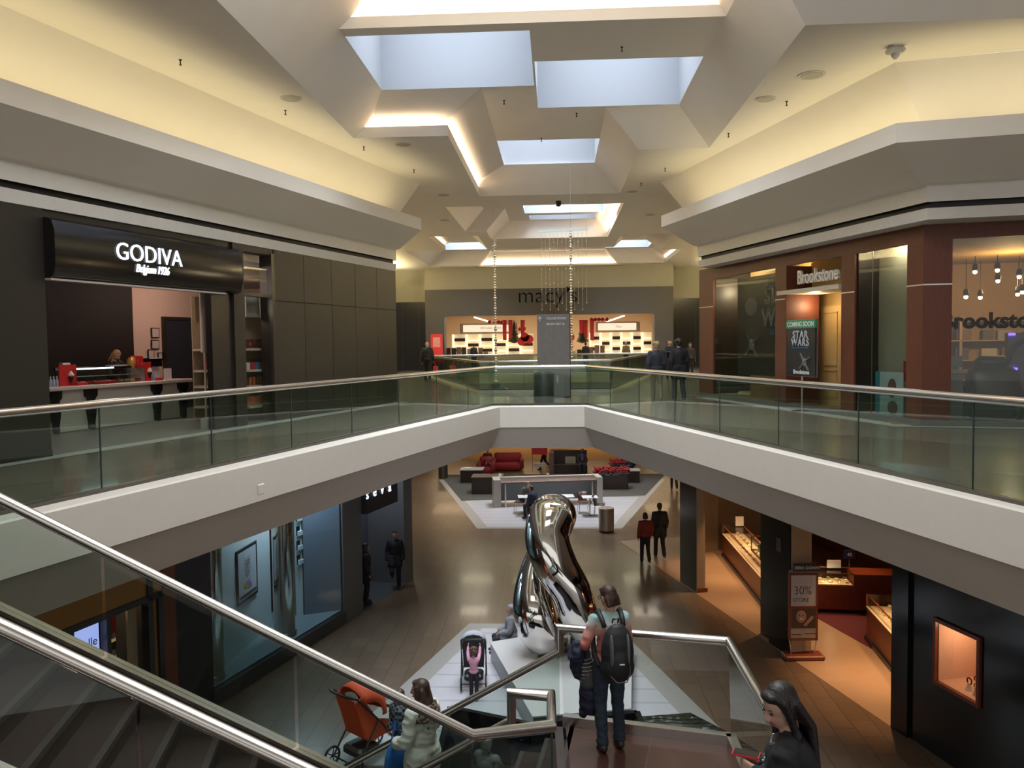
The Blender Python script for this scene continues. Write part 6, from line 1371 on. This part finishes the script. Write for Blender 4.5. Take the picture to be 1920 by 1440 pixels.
bg = thing('shoulder_bag', 'soft black bag at the side of the black haired woman, bottom right corner', 'bag', (1.26, 4.02, zs + .90)); b = MB(); ell(b, (0, 0, .08), (.12, .10, .12)); remesh('bag', b, .015, NYL, bg, wrinkle=.01)
# ---------- woman in the white coat with a fur hood
q = PV(787, 1300, 8.35); dz = q.z - .0
t_w = (-.05 - q.x) / .99; zst = 2.6 - RISE * (int(t_w / RUN) + 1)
J = pose(eL=(-.24, .02, 1.12), wL=(-.16, .24, 1.02), eR=(.28, .06, 1.14), wR=(.22, .30, 1.00))
W3 = person('long haired woman in a white coat with fur collar on the lower flight', (q.x + .02, 8.35, zst), math.radians(58), 1.66, J, top=(.74, .74, .69), legs=(.03, .03, .05), hair=(.045, .022, .014), style='long', hairlen=.22, near=True, vox=.014, coat=True, bulk=.028, tilt=.1, face_dir=.35, skin=(.42, .25, .18), curl=(1.2, 1.2))
FUR = mat('brown fur', (.16, .11, .08), .9, noise=.5, nscale=60, bump=1.0); b = MB(); random.seed(9)
for i in range(150):
    a = random.uniform(-2.5, 2.5); k_ = random.random(); b.ball(((.13 + .05 * k_) * math.sin(a), -.03 - (.10 + .07 * k_) * math.cos(a), 1.46 - .13 * k_ + random.uniform(-.02, .02)), random.uniform(.015, .03), 6)
b.build('fur_hood', FUR, W3, smooth='all')
b = MB(); b.tube([(.13 * math.sin(a * .5), .0 + .12 * math.cos(a * .5), 1.41) for a in range(-3, 4)], .035, 8); cap(b, (-.08, .13, 1.38), (-.10, .16, 1.12), .035, .03); b.build('pink_scarf', mat('magenta scarf', (.22, .01, .09), .8), W3, smooth='all')
bb_ = thing('shoulder_bag', 'bright blue bag held by the woman in the white coat', 'bag', W3.location + Vector((-.30, .15, .48)), math.radians(58)); b = MB(); ell(b, (0, 0, .22), (.19, .07, .26)); remesh('bag', b, .015, mat('bright blue', (.01, .13, .42), .6), bb_); MB().tube([(-.1, 0, .4), (-.02, .0, .66), (.08, 0, .4)], .012, 6).build('strap', mat('bright blue', (.01, .13, .42), .6), bb_)
# ---------- boy in plaid
m_, nt, bs = newmat('blue plaid'); MATS['blue plaid'] = m_
tc = nt.nodes.new('ShaderNodeTexCoord'); ck = nt.nodes.new('ShaderNodeTexChecker'); ck.inputs['Scale'].default_value = 14; ck.inputs[1].default_value = (.02, .03, .06, 1); ck.inputs[2].default_value = (.22, .25, .30, 1)
nt.links.new(tc.outputs['Object'], ck.inputs[0]); nt.links.new(ck.outputs[0], bs.inputs['Base Color']); bs.inputs['Roughness'].default_value = .85
q = PZ(752, 1448, 0); person('boy in a blue plaid shirt beside the orange stroller, partly behind the woman in white', (q.x, q.y, .01), math.radians(150), 1.34, pose(), topmat=m_, legs=(.03, .03, .04), hair=(.05, .03, .02), vox=.02, headscale=1.2, bulk=.03)
# ---------- small girl in pink
q = PZ(889, 1312, .009); J = pose(sL=(-.15, 0, 1.36), sR=(.15, 0, 1.36), eL=(-.20, .18, 1.50), wL=(-.20, .34, 1.68), eR=(.20, .18, 1.50), wR=(.20, .34, 1.68), head=(0, .03, 1.62), aL=(-.09, .02, .09), aR=(.09, -.10, .09))
person('small girl in a pink top reaching up to the handle of the grey stroller', (q.x, q.y, .009), math.radians(2), 1.0, J, top=(.62, .30, .42), legs=(.012, .012, .018), hair=(.10, .05, .03), style='curly', vox=.018, near=False, headscale=1.45, shoes=(.35, .2, .2), skin=(.5, .3, .22))
# ---------- people half hidden by the sculpture and the stairs
q = PZ(962, 1232, 0); person('seated person in a grey fur hood, half hidden behind the sculpture', (q.x - .05, q.y + .35, .01), math.radians(100), 1.55, pose(sit=.30), top=(.20, .20, .21), hair=(.22, .21, .21), style='curly', coat=True, bulk=.03)
q = PZ(940, 1405, .5); person('grey haired person seated on the stone bench below the handrail loop', (-1.05, 11.55, .01), math.radians(-30), 1.6, pose(sit=.46), top=(.16, .15, .16), hair=(.30, .28, .26), style='bob', bulk=.02)
# ---------- walkers on the lower floor
q = at_floor(1210, 1056, 0.0); person('woman in a red jacket and black trousers walking away on the lower right floor', q, math.radians(6), 1.60, pose(walk=.5), top=(.22, .025, .012), legs=(.012, .012, .016), hair=(.012, .01, .01), style='bob', bulk=.015)
q = at_floor(1237, 1046, 0.0); person('man in a dark grey coat walking beside the woman in red', q, math.radians(4), 1.78, pose(walk=.7), top=(.030, .030, .026), legs=(.02, .025, .025), hair=(.012, .01, .01), coat=True, bulk=.02, shoes=(.1, .09, .08))
q = at_floor(1264, 918, 0.0); person('dark dressed walker whose legs show under the balcony at right', q, 0, 1.75, pose(walk=.5), top=DK, legs=(.012, .012, .014), vox=.03)
# seva women
q = at_floor(742, 1104, 0.0); person('woman in black leaning with one foot against the back wall under the hanging sign', (q[0], q[1], .006), math.radians(190), 1.66, pose(kR=(.10, .20, .55), aR=(.09, -.06, .42)), top=(.012, .012, .014), legs=(.012, .012, .014), style='short', hair=(.03, .015, .01), coat=True, bulk=.02, skin=(.36, .2, .14))
q = at_floor(687, 1131, 0.0); person('woman in black standing at the left edge of the recess under the hanging sign', (q[0], q[1], .006), math.radians(-70), 1.62, pose(), top=(.012, .012, .014), legs=(.012, .012, .014), style='long', hair=(.015, .01, .01), coat=True, bulk=.02, skin=(.36, .2, .14))
# seating area
q = PZ(981, 963, 0); person('man in an olive jacket and cap bent over the white table in the seating area', (q.x, q.y + .35, .01), math.radians(-140), 1.75, pose(sit=.46, lean=.5), top=(.07, .075, .055), hair=(.10, .12, .10), vox=.03, bulk=.03)
q = PZ(1003, 975, 0); person('man in a dark blue jacket seated with his back to us at the white table', (q.x, q.y, .01), math.radians(50), 1.75, pose(sit=.46, lean=.25), top=(.015, .02, .045), legs=(.02, .02, .03), hair=(.06, .03, .02), vox=.03, bulk=.02)
q = PZ(917, 886, 0); person('bald man in black sitting in the red armchair at back left', (q.x - .05, q.y - .25, .02), math.radians(190), 1.75, pose(sit=.44), top=(.015, .015, .018), legs=(.05, .07, .10), style='bald', vox=.03, bulk=.02)
q = PZ(1021, 884, 0); person('dark walker with head hidden by the balcony, behind the red advert board', (q.x, q.y + .6, .0), math.radians(80), 1.75, pose(walk=1.0), top=(.1, .02, .02), legs=(.01, .01, .012), vox=.03)
q = PZ(1092, 890, 0); person('man in a dark suit with a violet tie seated at the dark booth', (q.x, q.y + .05, .01), math.radians(178), 1.75, pose(sit=.46), top=(.012, .012, .016), vox=.03, skin=(.12, .06, .04)).location.z = .012
o = MB().beam((0, 0, 0), (0, .0, -.32), .09, .02, (0, 1, 0)).build('violet_tie', mat('violet cloth', (.14, .06, .28), .7)); o.location = (q.x, q.y - .12, .76); tag(o, 'violet tie and shirt front of the suited man at the dark booth', 'tie')
q = PZ(1182, 900, 0); person('man in navy reclining beside the red flowers at back right', (q.x, q.y + .25, .0), math.radians(120), 1.7, pose(sit=.60, lean=-.45), top=(.015, .02, .05), legs=(.02, .02, .03), vox=.03)
# ---------- upper level
q = at_floor(802, 716, 5.2); person('bald man in black with a red shopping bag walking away at upper left', q, math.radians(2), 1.80, pose(walk=.35), top=(.012, .012, .015), legs=(.010, .010, .012), style='bald', skin=(.45, .27, .2), bulk=.03)
t = thing('shopping_bag', 'red shopping bag carried by the bald man at upper left', 'bag', (q[0] + .36, q[1] + .02, 5.48)); P_('bag', RED, t, -.09, .09, -.14, .14, 0, .42); MB().tube([(0, -.08, .42), (0, -.04, .54), (0, .04, .54), (0, .08, .42)], .008, 5).build('handle', RED, t)
q = at_floor(1231, 755, 5.2); person('blonde curly haired woman in dark jacket and beige trousers walking away at upper right', q, math.radians(-4), 1.68, pose(walk=.5), top=(.022, .024, .034), legs=(.25, .19, .13), hair=(.36, .25, .13), style='curly', bulk=.025, coat=False, shoes=(.2, .17, .14), headscale=1.05)
q = at_floor(1273, 754, 5.2); person('person in a black hooded coat and dark trousers walking beside the blonde woman', q, math.radians(4), 1.74, pose(walk=.6), top=(.008, .008, .011), legs=(.03, .035, .045), hair=(.008, .008, .011), style='curly', bulk=.028, coat=True, shoes=(.12, .1, .09), headscale=1.05)
q = at_floor(1256, 712, 5.2); person('man in a dark cap facing us behind the two walkers at upper right', q, math.radians(180), 1.76, pose(eL=(-.22, .06, 1.15), wL=(-.06, .25, 1.2), eR=(.22, .06, 1.15), wR=(.06, .25, 1.2)), top=(.012, .012, .014), hair=(.01, .01, .012), vox=.03)
q = at_floor(1294, 708, 5.2); person('dark haired woman in a grey cardigan facing us at the edge of the wood front', q, math.radians(175), 1.62, pose(), top=(.05, .045, .045), legs=(.012, .012, .012), hair=(.008, .006, .006), style='long', vox=.03)
# shop assistant and store customers
q = UL.px(221, 672, yC - .95); wp = UL.w(q.x, yC - 1.15, 5.206); person('blonde shop assistant in black bending over the chocolate counter', wp, UL.rz + math.radians(-10), 1.66, pose(lean=.30, eL=(-.24, .25, 1.12), wL=(-.14, .42, 1.02), eR=(.24, .25, 1.12), wR=(.14, .42, 1.02)), top=(.012, .010, .012), hair=(.42, .24, .11), style='long', hairlen=.05, tilt=.5, vox=.018, skin=(.5, .28, .2))
for k, (pxx, pyy, cc, hh_, lab) in enumerate(((1173, 690, (.20, .12, .05), (.3, .2, .1), 'person in a tan coat looking at the right cosmetics wall'), (890, 690, (.03, .02, .02), (.02, .01, .01), 'person in dark clothes at the left cosmetics wall'), (1098, 690, (.02, .02, .02), (.02, .02, .02), 'person in black just inside the store entrance'))):
    q = PV(pxx, pyy, VS + .9); person(lab, (q.x, VS + .5, 5.21), [0, .4, -.3][k], 1.7, pose(), top=cc, hair=hh_, vox=.03)
